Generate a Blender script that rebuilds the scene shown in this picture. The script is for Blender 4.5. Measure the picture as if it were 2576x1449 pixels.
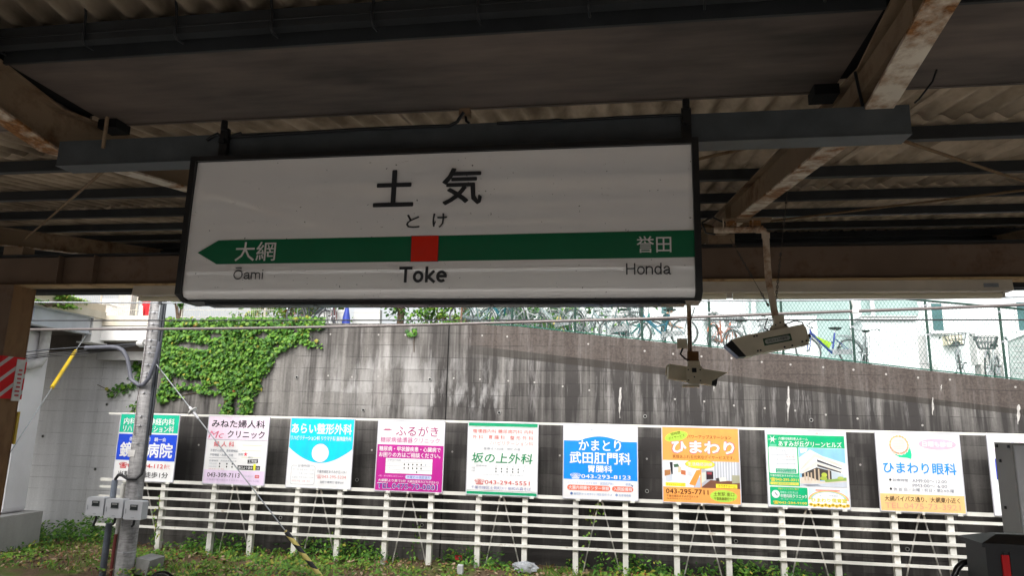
import bpy, math, random
from mathutils import Vector as V, Matrix
for _o in list(bpy.data.objects): bpy.data.objects.remove(_o)
SC=bpy.context.scene; COL=SC.collection
rnd=random.Random(7)
R_=math.radians
# ------------------------------------------------------------------ camera
FOC,PIT,ROL,YAW=1742.19,0.194238,0.0242255,0.156855     # solved from the photograph's vanishing lines (2575 px wide)
EYE=V((0,0,1.6))
FW=V((-math.sin(YAW)*math.cos(PIT),math.cos(YAW)*math.cos(PIT),math.sin(PIT)))
_r0=V((math.cos(YAW),math.sin(YAW),0)); _u0=_r0.cross(FW)
RT=_r0*math.cos(ROL)+_u0*math.sin(ROL); UP=-_r0*math.sin(ROL)+_u0*math.cos(ROL)
cam=bpy.data.cameras.new('camera'); co=bpy.data.objects.new('camera',cam); COL.objects.link(co)
cam.sensor_width=36; cam.lens=FOC/2575*36; cam.clip_start=.05; cam.clip_end=500
m=Matrix((RT,UP,-FW)).transposed().to_4x4(); m.translation=EYE; co.matrix_world=m
SC.camera=co
# ------------------------------------------------------------------ light
SUN_EL,SUN_AZ=R_(42),R_(192)
w=bpy.data.worlds.new('World'); SC.world=w; w.use_nodes=True
nt=w.node_tree; bg=nt.nodes['Background']
sky=nt.nodes.new('ShaderNodeTexSky'); sky.sky_type='NISHITA'; sky.sun_disc=False
sky.sun_elevation=SUN_EL; sky.sun_rotation=SUN_AZ; sky.air_density=1.0; sky.dust_density=6.0; sky.ozone_density=.6
hs=nt.nodes.new('ShaderNodeHueSaturation'); hs.inputs['Saturation'].default_value=.22
nt.links.new(sky.outputs[0],hs.inputs['Color']); nt.links.new(hs.outputs[0],bg.inputs[0]); bg.inputs[1].default_value=.15
sl=bpy.data.lights.new('sun','SUN'); sl.energy=.5; sl.angle=R_(25); sl.color=(1,.96,.9)
so=bpy.data.objects.new('sun',sl); COL.objects.link(so)
_sd=V((math.sin(SUN_AZ)*math.cos(SUN_EL),math.cos(SUN_AZ)*math.cos(SUN_EL),math.sin(SUN_EL)))   # towards the sun
so.rotation_euler=(-_sd).to_track_quat('-Z','Y').to_euler()
SC.view_settings.view_transform='Standard'; SC.view_settings.look='None'; SC.view_settings.gamma=1
SC.view_settings.exposure=1.05
# ------------------------------------------------------------------ helpers
def ray(x,y): return FW+RT*((x-1287.5)/FOC)+UP*((724.5-y)/FOC)
def at(x,y,Y): d=ray(x,y); return EYE+d*(Y/d.y)
def atX(x,y,X): d=ray(x,y); return EYE+d*(X/d.x)
def zo(reg,x,y): s=reg[2]/2576; return ((reg[0]+x*s)*.92927,(reg[1]+y*s)*.92927)
def hx(h):
    h=h.lstrip('#'); c=[int(h[i:i+2],16)/255 for i in (0,2,4)]
    return tuple((a/12.92 if a<=.04045 else ((a+.055)/1.055)**2.4) for a in c)
class NT:
    def __init__(s,name,rough=.6,metal=0,spec=.5):
        s.m=bpy.data.materials.new(name); s.m.use_nodes=True; s.t=s.m.node_tree
        s.b=s.t.nodes['Principled BSDF']; s.b.inputs['Roughness'].default_value=rough
        s.b.inputs['Metallic'].default_value=metal; s.b.inputs['Specular IOR Level'].default_value=spec
    def n(s,t,**k):
        x=s.t.nodes.new(t)
        for a,b in k.items(): setattr(x,a,b)
        return x
    def put(s,sock,v):
        if isinstance(v,bpy.types.NodeSocket): s.t.links.new(v,sock)
        elif isinstance(v,(tuple,list)) and len(v)==3 and sock.type=='RGBA': sock.default_value=(*v,1)
        else: sock.default_value=v
    def pos(s): return s.n('ShaderNodeNewGeometry').outputs['Position']
    def obj(s): return s.n('ShaderNodeTexCoord').outputs['Object']
    def scale(s,v,sc):
        x=s.n('ShaderNodeVectorMath',operation='MULTIPLY'); s.put(x.inputs[0],v); x.inputs[1].default_value=sc; return x.outputs[0]
    def sep(s,v): x=s.n('ShaderNodeSeparateXYZ'); s.put(x.inputs[0],v); return x.outputs
    def comb(s,a,b,c):
        x=s.n('ShaderNodeCombineXYZ')
        for i,q in enumerate((a,b,c)): s.put(x.inputs[i],q)
        return x.outputs[0]
    def noise(s,v,sc=1,det=3,rough=.55,dist=0):
        x=s.n('ShaderNodeTexNoise'); s.put(x.inputs['Vector'],v); x.inputs['Scale'].default_value=sc
        x.inputs['Detail'].default_value=det; x.inputs['Roughness'].default_value=rough; x.inputs['Distortion'].default_value=dist
        return x.outputs['Fac']
    def math(s,op,a,b=0.0,c=None,clamp=False):
        x=s.n('ShaderNodeMath',operation=op,use_clamp=clamp); s.put(x.inputs[0],a); s.put(x.inputs[1],b)
        if c is not None: s.put(x.inputs[2],c)
        return x.outputs[0]
    def rng(s,v,a,b,c=0.0,d=1.0):
        x=s.n('ShaderNodeMapRange'); s.put(x.inputs[0],v)
        for i,q in enumerate((a,b,c,d)): x.inputs[i+1].default_value=q
        return x.outputs[0]
    def mix(s,f,a,b,mode='MIX'):
        x=s.n('ShaderNodeMix',data_type='RGBA',blend_type=mode); s.put(x.inputs[0],f); s.put(x.inputs[6],a); s.put(x.inputs[7],b); return x.outputs[2]
    def col(s,c): s.put(s.b.inputs['Base Color'],c); return s
    def bump(s,h,st=.3,d=.01):
        x=s.n('ShaderNodeBump'); x.inputs['Strength'].default_value=st; x.inputs['Distance'].default_value=d
        s.put(x.inputs['Height'],h); s.t.links.new(x.outputs[0],s.b.inputs['Normal']); return s
def dk(c,k): return tuple(min(1,a*k) for a in c)
_MC={}
def M(name,c,rough=.6,metal=0,var=.2,sc=7.0,spec=.4,bump=0):
    if name in _MC: return _MC[name]
    if isinstance(c,str): c=hx(c)
    t=NT(name,rough,metal,spec); p=t.pos()
    f=t.noise(p,sc,4)
    t.col(t.mix(t.rng(f,.3,.7),dk(c,1-var),dk(c,1+var*.7)))
    if bump: t.bump(t.noise(p,sc*9,3),bump,.01)
    _MC[name]=t.m; return t.m
def rusty(name,paint,rust,amt=.5,sc=9.0,rough=.75,st=(1,1,1)):
    t=NT(name,rough,0,.25); p=t.scale(t.pos(),st)
    a=t.noise(p,sc,6,.65); b=t.noise(p,sc*.22,3); g=t.noise(p,sc*7,3)
    f=t.rng(t.math('ADD',t.math('MULTIPLY',a,.6),t.math('MULTIPLY',b,.5)),.56+.2*(1-amt)-.12,.56+.2*(1-amt)+.03)
    pc=t.mix(t.rng(b,.3,.7),dk(paint,.78),dk(paint,1.12)); rc=t.mix(t.rng(g,.3,.7),dk(rust,.55),dk(rust,1.25))
    t.col(t.mix(f,pc,rc)); t.bump(t.math('ADD',f,t.math('MULTIPLY',g,.4)),.25,.004); return t.m
class MB:
    def __init__(s): s.v=[];s.f=[];s.mi=[];s.sm=[];s.mats=[]
    def slot(s,m):
        if m is None: return 0
        if m not in s.mats: s.mats.append(m)
        return s.mats.index(m)
    def add(s,vs,fs,m=None,smooth=False):
        o=len(s.v); s.v+= [tuple(v) for v in vs]; k=s.slot(m)
        for f in fs: s.f.append([o+i for i in f]); s.mi.append(k); s.sm.append(smooth)
        return s
    def hexa(s,p,m=None):   # 8 points: bottom ring 0-3 ccw, top ring 4-7
        return s.add(p,[(3,2,1,0),(4,5,6,7),(0,1,5,4),(1,2,6,5),(2,3,7,6),(3,0,4,7)],m)
    def box(s,x0,x1,y0,y1,z0,z1,m=None):
        return s.hexa([(x0,y0,z0),(x1,y0,z0),(x1,y1,z0),(x0,y1,z0),(x0,y0,z1),(x1,y0,z1),(x1,y1,z1),(x0,y1,z1)],m)
    def rbox(s,x0,x1,y0,y1,z0,z1,r=.02,m=None):  # bevelled along Y (front face rounded in XZ)
        pts=[]
        for cx,cz,a0 in ((x1-r,z1-r,0),(x0+r,z1-r,90),(x0+r,z0+r,180),(x1-r,z0+r,270)):
            for k in range(4): a=R_(a0+k*30); pts.append((cx+r*math.cos(a),cz+r*math.sin(a)))
        n=len(pts); vs=[(a,y0,b) for a,b in pts]+[(a,y1,b) for a,b in pts]
        return s.add(vs,[list(range(n-1,-1,-1))[::-1],list(range(n,2*n))[::-1]]+[(i,i+n,(i+1)%n+n,(i+1)%n) for i in range(n)],m)
    def obox(s,c,ax,ay,az,m=None):   # centre and three half-axis vectors
        c,ax,ay,az=V(c),V(ax),V(ay),V(az)
        return s.hexa([c-ax-ay-az,c+ax-ay-az,c+ax+ay-az,c-ax+ay-az,c-ax-ay+az,c+ax-ay+az,c+ax+ay+az,c-ax+ay+az],m)
    def bar(s,p,q,w,h=None,up=(0,0,1),m=None):
        p,q=V(p),V(q); d=(q-p); L=d.length; d.normalize(); u=V(up)
        if abs(d.dot(u))>.98: u=V((0,1,0))
        sx=d.cross(u).normalized(); u=sx.cross(d)
        return s.obox((p+q)/2,sx*(w/2),d*(L/2),u*((h or w)/2),m)
    def tube(s,path,r,n=8,m=None,caps=True,closed=False,flat=1.0):
        P=[V(p) for p in path]; N=len(P); rr=r if isinstance(r,(list,tuple)) else [r]*N
        rings=[];prev=None
        for i in range(N):
            if closed: d=P[(i+1)%N]-P[i-1]
            else: d=P[min(i+1,N-1)]-P[max(i-1,0)]
            d.normalize()
            u=prev if prev is not None else (V((0,0,1)) if abs(d.z)<.9 else V((1,0,0)))
            sx=d.cross(u).normalized(); u=sx.cross(d).normalized(); prev=u
            rings.append([P[i]+(sx*math.cos(2*math.pi*k/n)+u*math.sin(2*math.pi*k/n)*flat)*rr[i] for k in range(n)])
        vs=[v for g in rings for v in g]; fs=[]
        for i in range(N if closed else N-1):
            a=i*n;b=((i+1)%N)*n
            for k in range(n): fs.append((a+k,a+(k+1)%n,b+(k+1)%n,b+k))
        s.add(vs,fs,m,True)
        if caps and not closed:
            s.add(rings[0],[list(range(n))[::-1]],m); s.add(rings[-1],[list(range(n))],m)
        return s
    def ring(s,c,ax,R,r,n=24,k=6,m=None):   # torus
        c,ax=V(c),V(ax).normalized(); u=V((0,0,1)) if abs(ax.z)<.9 else V((1,0,0)); a=ax.cross(u).normalized(); b=ax.cross(a)
        return s.tube([c+(a*math.cos(2*math.pi*i/n)+b*math.sin(2*math.pi*i/n))*R for i in range(n)],r,k,m,closed=True)
    def disc(s,c,ax,r,n=16,m=None):
        c,ax=V(c),V(ax).normalized(); u=V((0,0,1)) if abs(ax.z)<.9 else V((1,0,0)); a=ax.cross(u).normalized(); b=ax.cross(a)
        return s.add([c+(a*math.cos(2*math.pi*i/n)+b*math.sin(2*math.pi*i/n))*r for i in range(n)],[list(range(n))],m)
    def prism(s,poly,ext,m=None):   # closed polygon (3D, planar) swept along ext
        n=len(poly); e=V(ext); p=[V(a) for a in poly]
        return s.add(p+[a+e for a in p],[list(range(n))[::-1],list(range(n,2*n))]+[(i,(i+1)%n,(i+1)%n+n,i+n) for i in range(n)],m)
    def ribbon(s,path,x0,x1,za,zb,m=None):  # path of (y,z); solid swept strip
        vs=[];fs=[]
        for (y,z) in path: vs+=[(x0,y,z+za),(x1,y,z+za),(x1,y,z+zb),(x0,y,z+zb)]
        N=len(path)
        for i in range(N-1):
            a=i*4;b=a+4
            for k in range(4): fs.append((a+k,a+(k+1)%4,b+(k+1)%4,b+k))
        fs+=[(3,2,1,0),(N*4-4,N*4-3,N*4-2,N*4-1)]
        return s.add(vs,fs,m)
    def build(s,name,mat=None,parent=None,local=False):
        me=bpy.data.meshes.new(name)
        off=V((0,0,0))
        if parent is not None and not local: off=wloc(parent)
        me.from_pydata([tuple(V(v)-off) for v in s.v],[],s.f)
        mats=s.mats if s.mats else [mat]
        if mat is not None and s.mats and mat not in s.mats: pass
        for q in mats: me.materials.append(q)
        me.polygons.foreach_set('material_index',s.mi); me.polygons.foreach_set('use_smooth',s.sm)
        me.update(); o=bpy.data.objects.new(name,me); COL.objects.link(o)
        if parent is not None: o.parent=parent; o['_w']=0
        return o
def wloc(o):
    p=V((0,0,0))
    while o is not None: p=p+o.location; o=o.parent
    return p
def tag(o,label=None,cat=None,group=None,kind=None):
    if label: o['label']=label
    if cat: o['category']=cat
    if group: o['group']=group
    if kind: o['kind']=kind
    return o
def thing(name,label,cat,loc=(0,0,0),group=None,rz=0):
    o=bpy.data.objects.new(name,None); o.empty_display_size=.1; COL.objects.link(o); o.location=loc; o.rotation_euler=(0,0,rz)
    return tag(o,label,cat,group,'thing')
def kids(o): return [c for c in bpy.data.objects if c.parent==o]
def copy_tree(o,parent=None):
    c=o.copy(); COL.objects.link(c); c.parent=parent
    for ch in kids(o): copy_tree(ch,c)
    return c
# lettering: the built-in font's outlines as flat mesh
_TC={}
def glyphs(txt,bold=0):
    key=txt
    if key in _TC: return _TC[key]
    cu=bpy.data.curves.new('t','FONT'); cu.body=txt; cu.resolution_u=2; cu.fill_mode='BOTH'
    o=bpy.data.objects.new('t',cu); COL.objects.link(o)
    me=bpy.data.meshes.new_from_object(o)
    vs=[(v.co.x,v.co.y) for v in me.vertices]; fs=[tuple(p.vertices) for p in me.polygons]
    bpy.data.objects.remove(o); bpy.data.curves.remove(cu); bpy.data.meshes.remove(me)
    x0=min(v[0] for v in vs);x1=max(v[0] for v in vs);y0=min(v[1] for v in vs);y1=max(v[1] for v in vs)
    r=([((a-x0)/max(1e-6,x1-x0),(b-y0)/max(1e-6,y1-y0)) for a,b in vs],fs); _TC[key]=r; return r
class GL:
    def __init__(s): s.parts=[]
    def build(s,name,mat,parent):
        for p in s.parts: p.build(name,mat,parent)
def letter(mb,txt,fr,u0,u1,v0,v1,m,layer=3,bold=.0,rot=0,slant=0):
    """fr: (X0,X1,Ztop,Zbot,Y) flat frame facing -Y; u,v in 0..1 from its top left"""
    X0,X1,ZT,ZB,Y=fr; W=X1-X0;H=ZT-ZB
    if isinstance(mb,GL): sub=MB(); mb.parts.append(sub); mb=sub
    vs,fs=glyphs(txt); uc,vc=(u0+u1)/2,(v0+v1)/2; w,h=(u1-u0)*W,(v1-v0)*H; a=R_(rot); out=[]
    # heavier weights: the outline laid down again, shifted a little each way, each a hair further forward
    sh=[(0,0)] if not bold else [(math.cos(R_(t)),math.sin(R_(t))) for t in range(0,360,45)]
    bb=min(bold*.75*h,.2*h); sx=1-2*bb/max(w,1e-6) if bold else 1; sz=1-2*bb/max(h,1e-6) if bold else 1
    for k,(dx,dz) in enumerate(sh):
        out=[]
        for p,q in vs:
            x=(p-.5)*w*sx+(q-.5)*h*slant+dx*bb; z=(q-.5)*h*sz+dz*bb
            out.append((X0+uc*W+x*math.cos(a)-z*math.sin(a),Y-.0012*layer-.00012*k,ZT-vc*H+x*math.sin(a)+z*math.cos(a)))
        mb.add(out,fs,m)
def flat(mb,fr,pts,m,layer=1):
    X0,X1,ZT,ZB,Y=fr
    mb.add([(X0+u*(X1-X0),Y-.0012*layer,ZT-v*(ZT-ZB)) for u,v in pts],[list(range(len(pts)))[::-1]],m)
def rect(mb,fr,u0,u1,v0,v1,m,layer=1): flat(mb,fr,[(u0,v0),(u1,v0),(u1,v1),(u0,v1)],m,layer)
def oval(mb,fr,u,v,a,b,m,layer=2,rot=0,n=28):
    c,s=math.cos(R_(rot)),math.sin(R_(rot))
    flat(mb,fr,[(u+a*math.cos(t)*c+b*math.sin(t)*s,v-a*math.cos(t)*s+b*math.sin(t)*c) for t in [2*math.pi*i/n for i in range(n)]],m,layer)
def pill(mb,fr,u0,u1,v0,v1,m,layer=2,r=None):
    r=r or (v1-v0)/2; pts=[]
    for cu,cv,a0 in ((u1-r,v0+r,270),(u1-r,v1-r,0),(u0+r,v1-r,90),(u0+r,v0+r,180)):
        for k in range(5): a=R_(a0+k*22.5); pts.append((cu+r*math.cos(a),cv+r*math.sin(a)))
    flat(mb,fr,pts,m,layer)
def wtop(X):   # top edge of the retaining wall, falling to the right
    P=[(-30,3.88),(-3.8,3.88),(-2.35,3.82),(-.5,3.62),(1.5,3.41),(4,3.17),(6.1,2.93),(8.2,2.72),(14,2.12),(30,1.0)]
    for (a,za),(b,zb) in zip(P,P[1:]):
        if X<=b: return za+(zb-za)*(X-a)/(b-a)
    return P[-1][1]
def inpoly(x,y,P):
    r=False;j=len(P)-1
    for i in range(len(P)):
        if (P[i][1]>y)!=(P[j][1]>y) and x<(P[j][0]-P[i][0])*(y-P[i][1])/(P[j][1]-P[i][1])+P[i][0]: r=not r
        j=i
    return r
FLOOR=-.25; GROUND=-1.4; WALLY=15.7; BY=15.0
# ================================================================== materials
def wall_mat(name,light,dark,brown,xl,xr,fresh=False):
    t=NT(name,.85,0,.25); p=t.pos(); X,Y,Z=t.sep(p)
    st=t.noise(t.scale(p,(4.4,1,.16)),1,5,.6); st2=t.noise(t.scale(p,(9,1,.35)),1,4,.6)
    big=t.noise(t.scale(p,(.45,1,.8)),1,3); fine=t.noise(p,22,4,.7)
    # board marks: lifts about 28 cm high, form panels about 1.8 m long, their seams faint and broken
    hz=t.math('ADD',t.math('DIVIDE',Z,.283),t.math('MULTIPLY',t.noise(t.scale(p,(.5,1,.5)),1,2),.25)); hx_=t.math('ADD',t.math('DIVIDE',X,1.83),.37)
    wn=t.n('ShaderNodeTexWhiteNoise',noise_dimensions='2D'); t.put(wn.inputs['Vector'],t.comb(t.math('FLOOR',hx_),t.math('FLOOR',hz),0)); brv=t.rng(wn.outputs['Value'],0,1,.35,.65)
    brk=t.noise(t.scale(p,(1.6,1,3)),1,4,.7)
    mort=t.math('MAXIMUM',t.math('MULTIPLY',t.math('LESS_THAN',t.math('FRACT',hz),.042),t.rng(brk,.42,.56)),t.math('MULTIPLY',t.math('LESS_THAN',t.math('FRACT',hx_),.006),t.rng(brk,.5,.58)))
    # how dark: grows to the right and towards the foot
    d=t.rng(X,xl,xr,.38,.90); d2=t.rng(Z,1.95,1.42,0,.86); amp=t.rng(Z,1.95,1.42,1,.36) if not fresh else 1.0
    d=t.math('MAXIMUM',d,t.math('MULTIPLY',d2,1.0)) if not fresh else t.rng(Z,3.2,-1.2,.18,.42)
    d=t.math('ADD',d,t.math('MULTIPLY',t.math('MULTIPLY',t.math('SUBTRACT',st,.5),2.9 if not fresh else 1.2),amp))
    d=t.math('ADD',d,t.math('MULTIPLY',t.math('MULTIPLY',t.math('SUBTRACT',st2,.5),1.3 if not fresh else .6),amp))
    d=t.math('ADD',d,t.math('MULTIPLY',t.math('SUBTRACT',big,.5),.9))
    d=t.math('ADD',d,t.math('MULTIPLY',t.math('SUBTRACT',brv,.5),.55 if not fresh else .35))
    c=t.mix(t.math('ADD',d,0.0,clamp=True),light,dark)
    c=t.mix(t.math('MULTIPLY',t.rng(Z,1.6,3.4,0,.35),t.rng(big,.35,.65)),c,brown,'MIX') if not fresh else c
    c=t.mix(t.rng(fine,.25,.75,.0,.35),c,dk(dark,.8))
    # lime drips
    if not fresh:
        dr=t.noise(t.scale(p,(5.5,1,.55)),1,6,.72); dm=t.math('MULTIPLY',t.rng(dr,.54,.66),t.rng(Z,1.45,2.1))
        blot=t.noise(t.scale(p,(2.3,1,.6)),1,6,.65); bm=t.math('MULTIPLY',t.math('MULTIPLY',t.rng(blot,.46,.60),t.math('ADD',t.rng(brv,.42,.62),t.math('MULTIPLY',st2,.5))),t.math('MULTIPLY',t.rng(X,-8,-5.8),t.rng(X,-2.3,-2.9)))
        bm=t.math('MULTIPLY',bm,t.math('MULTIPLY',t.rng(Z,1.5,1.9),t.rng(t.math('ADD',Z,t.math('MULTIPLY',st,.9)),3.9,2.9)))
        c=t.mix(t.math('MULTIPLY',dm,.30),c,(.46,.44,.43)); c=t.mix(t.math('MULTIPLY',bm,.46),c,(.62,.61,.6))
        # darker sloping band under the parapet, browner tone above it
        hi=t.math('ADD',t.math('MULTIPLY',X,-.107),3.005); lo=t.math('ADD',t.math('MULTIPLY',X,-.1),2.84)
        inb=t.math('MULTIPLY',t.math('MULTIPLY',t.math('LESS_THAN',Z,hi),t.math('GREATER_THAN',Z,lo)),t.rng(X,-3.9,-2.6))
        up=t.math('MULTIPLY',t.math('GREATER_THAN',Z,hi),t.rng(X,-3.9,-3.0))
        c=t.mix(t.math('MULTIPLY',up,.66),c,t.mix(t.rng(fine,.35,.65),(.055,.043,.038),(.12,.096,.083)))
        c=t.mix(t.math('MULTIPLY',inb,.72),c,(.034,.029,.024))
    c=t.mix(t.math('MULTIPLY',mort,.65),c,dk(dark,.45))
    t.col(c); t.bump(t.math('ADD',t.math('MULTIPLY',mort,-1.2),t.math('ADD',t.math('MULTIPLY',brv,.8),t.math('MULTIPLY',fine,.35))),.5,.012)
    return t.m
WALL=wall_mat('weathered_concrete',(.275,.262,.245),(.042,.039,.038),(.135,.122,.11),-5.4,-1.6)
ABUT=wall_mat('grey_concrete',(.74,.74,.75),(.42,.42,.43),(.5,.5,.5),-5,0,True)
def concrete(name,c,d,sc=3):
    t=NT(name,.85,0,.25); p=t.pos(); a=t.noise(t.scale(p,(1,1,.4)),sc,5,.6); b=t.noise(p,sc*9,3)
    t.col(t.mix(t.math('ADD',t.math('MULTIPLY',a,.7),t.math('MULTIPLY',b,.3)),dk(d,1),c)); t.bump(b,.3,.006); return t.m
CONC=concrete('plain_concrete',(.5,.5,.49),(.26,.25,.24))
# steel of the canopy: cream paint over brown rust
RAFT=rusty('brown_painted_steel',(.27,.19,.12),(.15,.075,.036),.45,6)
FLAN=rusty('peeling_cream_flange',(.72,.64,.52),(.25,.11,.035),.85,9,.7,(1,1,1))  # peeling cream paint, lightened further to paint in the bounce off the floor
GIRD=rusty('girder_brown_paint',(.20,.135,.095),(.15,.08,.045),.3,5)
GIRB=rusty('girder_underside_cream',(.60,.42,.22),(.22,.10,.035),.4,6)
DARK=M('dark_grey_paint',(.024,.026,.028),.55,0,.3,5)
BEAM=M('slate_painted_channel',(.066,.073,.078),.5,0,.22,9)
def slate():
    t=NT('asbestos_cement',.9,0,.2); p=t.pos(); X,Y,Z=t.sep(p)
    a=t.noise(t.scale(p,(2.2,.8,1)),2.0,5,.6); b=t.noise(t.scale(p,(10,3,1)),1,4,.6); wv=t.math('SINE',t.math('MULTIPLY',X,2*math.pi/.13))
    f=t.math('ADD',t.math('ADD',t.math('MULTIPLY',a,.62),t.math('MULTIPLY',b,.4)),t.math('MULTIPLY',wv,.07))  # wave term: one flank lighter, one darker, painted to heighten the corrugation's shading
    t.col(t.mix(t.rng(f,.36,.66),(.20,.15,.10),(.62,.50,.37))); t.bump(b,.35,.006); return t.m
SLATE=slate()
def gutterm():
    t=NT('gutter_soffit_sheet',.7,0,.3); p=t.pos(); a=t.noise(t.scale(p,(.7,1.5,1)),1.6,4); b=t.noise(p,14,4,.6); c=t.noise(t.scale(p,(1,6,1)),2.5,5)
    t.col(t.mix(t.rng(t.math('ADD',t.math('MULTIPLY',a,.7),t.math('MULTIPLY',c,.3)),.35,.65),(.05,.042,.037),(.175,.135,.112)))
    t.bump(t.math('ADD',a,t.math('MULTIPLY',b,.1)),.25,.03); return t.m
GUT=gutterm()
WPAINT=rusty('white_frame_paint',(.74,.73,.68),(.46,.38,.28),.0,7,.5)
GALV=M('galvanised_steel',(.33,.35,.37),.45,.4,.2,12)
BLACKP=M('black_plastic',(.012,.013,.015),.4,0,.3,20)
WIREM=M('dull_copper_wire',(.16,.13,.125),.5,.3,.2,30)
WIREB=M('black_cable_sheath',(.018,.018,.02),.5,0,.2,30)
# ================================================================== ground and floors
def groundm():
    t=NT('weedy_soil',.95,0,.15); p=t.pos(); X,Y,Z=t.sep(p)
    a=t.noise(p,.9,4); b=t.noise(p,9,5,.65); c=t.noise(p,40,3,.7)
    soil=t.mix(b,(.085,.058,.036),(.27,.19,.12)); g=t.mix(c,(.06,.10,.022),(.17,.24,.055))
    cc=t.mix(t.rng(a,.48,.6),soil,g); stn=t.mix(c,(.22,.21,.20),(.44,.42,.40))
    t.col(t.mix(t.rng(Y,12.6,12.3),cc,stn)); t.bump(t.math('ADD',b,c),.8,.04); return t.m
g=MB(); N=60
for j in range(41):
    for i in range(N+1):
        x=-40+80*i/N; y=-60+ (76.2)*j/40
        z=GROUND if y>12.4 else GROUND-.12
        if y>12.6: z+= .03*math.sin(x*1.7+y)+.02*math.sin(x*4.1)
        g.v.append((x,y,z))
for j in range(40):
    for i in range(N): a=j*(N+1)+i; g.f.append((a,a+1,a+N+2,a+N+1)); g.mi.append(0); g.sm.append(True)
g.mats=[groundm()]; tag(g.build('ground'),'weedy soil bank along the foot of the retaining wall','ground',kind='structure')
p=MB(); p.box(-30,30,-2.4,7.35,GROUND-.2,FLOOR-.06,CONC); p.box(-30,30,-2.4,7.35,FLOOR-.06,FLOOR,M('platform_asphalt',(.46,.45,.43),.9,0,.15,5))
p.box(-30,30,6.2,6.5,FLOOR,FLOOR+.006,M('tactile_yellow',(.6,.42,.03),.7))
tag(p.build('platform_floor'),'asphalt platform floor under the canopy','platform',kind='structure')
s=MB(); xs=[-60,-30,-12,-3.8,-2.35,-.5,1.5,4,6.1,8.2,14,30]
for x in xs: s.v+=[(x,16.25,wtop(x)-.06),(x,80,wtop(x)-.06)]
for i in range(len(xs)-1): a=2*i; s.f.append((a,a+2,a+3,a+1)); s.mi.append(0); s.sm.append(False)
s.mats=[M('street_asphalt',(.30,.30,.30),.9,0,.2,3)]
tag(s.build('street'),'sloping street above the retaining wall','street',kind='structure')
# ================================================================== retaining wall
rw=thing('retaining_wall','tall streaked concrete retaining wall with sloping top behind the advertising boards','wall',(-2,WALLY,GROUND))
def slab(x0,x1):
    m=MB(); top=[(x,wtop(x)) for x in sorted({x0,x1,*[q for q in (-3.8,-2.35,-.5,1.5,4,6.1,8.2,14) if x0<q<x1]})]
    poly=[(x0,WALLY,GROUND-.3)]+[(x1,WALLY,GROUND-.3)]+[(x,WALLY,z) for x,z in top[::-1]]
    m.prism(poly,(0,.55,0),WALL); return m
slab(-11.45,-3.965).build('wall_slab',None,rw); slab(-3.935,16).build('wall_slab',None,rw)
m=MB(); m.box(-3.98,-3.92,WALLY+.03,WALLY+.3,GROUND,3.86,M('joint_filler',(.02,.02,.02),.9)); m.build('expansion_joint',None,rw)
rw2=[(zo((924,1039,924),*q)) for q in ((165,200),(1190,220),(2290,247),(118,727),(2305,812),(607,1068))]+[zo((1847,1039,924),*q) for q in ((970,275),(402,1190),(1695,1250))]+[zo((0,1039,924),*q) for q in ((808,157),(325,397),(720,645),(2118,1012))]+[zo((924,520,924),668,1413),zo((440,800,480),1950,1190),zo((900,800,480),1415,1220)]
HOLE=M('pipe_mouth_dark',(.006,.006,.006),.9); PVC=M('grey_pvc',(.28,.28,.27),.6)
for (x,y) in rw2:
    Yw=WALLY if at(x,y,WALLY).x>-11.4 else 16.5
    q=at(x,y,Yw); m=MB(); m.ring((q.x,Yw-.01,q.z),(0,1,0),.034,.009,14,6,PVC); m.disc((q.x,Yw-.006,q.z),(0,-1,0),.03,14,HOLE); m.build('weep_hole',None,rw)
# round pale form-tie plugs
m=MB()
for z0 in (-.12,.95,2.62,3.62):
    for i in range(34):
        x=-10.6+i*.62+rnd.uniform(-.03,.03); z=z0+ (wtop(x)-3.88)*(.9 if z0>2 else 0)+rnd.uniform(-.02,.02)
        if rnd.random()<.62: m.disc((x,WALLY-.006,z),(0,-1,0),.022,10,M('plug_mortar',(.38,.36,.34),.9))
tag(m.build('tie_hole_plug',None,rw),kind='stuff')
# crusts of white lime running from cracks
LIME=M('lime_crust',(.47,.45,.43),.9,0,.35,14)
def crust(pts):
    P=[at(x,y,WALLY) for x,y in pts]; m=MB(); m.prism([(p.x,WALLY-.003,p.z) for p in P],(0,.002,0),LIME); m.build('lime_crust',None,rw)
for cx,y0,y1,w_ in ((1983,972,1062,7),(2346,1000,1044,5),(2561,1018,1068,8),(2367,968,985,2),(1560,975,1052,6),(1795,960,985,3)):
    n=9; Lf=[];Rt=[]
    for i in range(n+1):
        f=i/n; ww=w_*.62*(.25+.75*math.sin(math.pi*min(1,f*1.1+.08))**.6)*rnd.uniform(.35,1.15); xx=cx-(y1-y0)*.02*f+rnd.uniform(-1,1); yy=y0+(y1-y0)*f; Lf.append((xx-ww,yy)); Rt.append((xx+ww,yy))
    crust(Rt+Lf[::-1])
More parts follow.
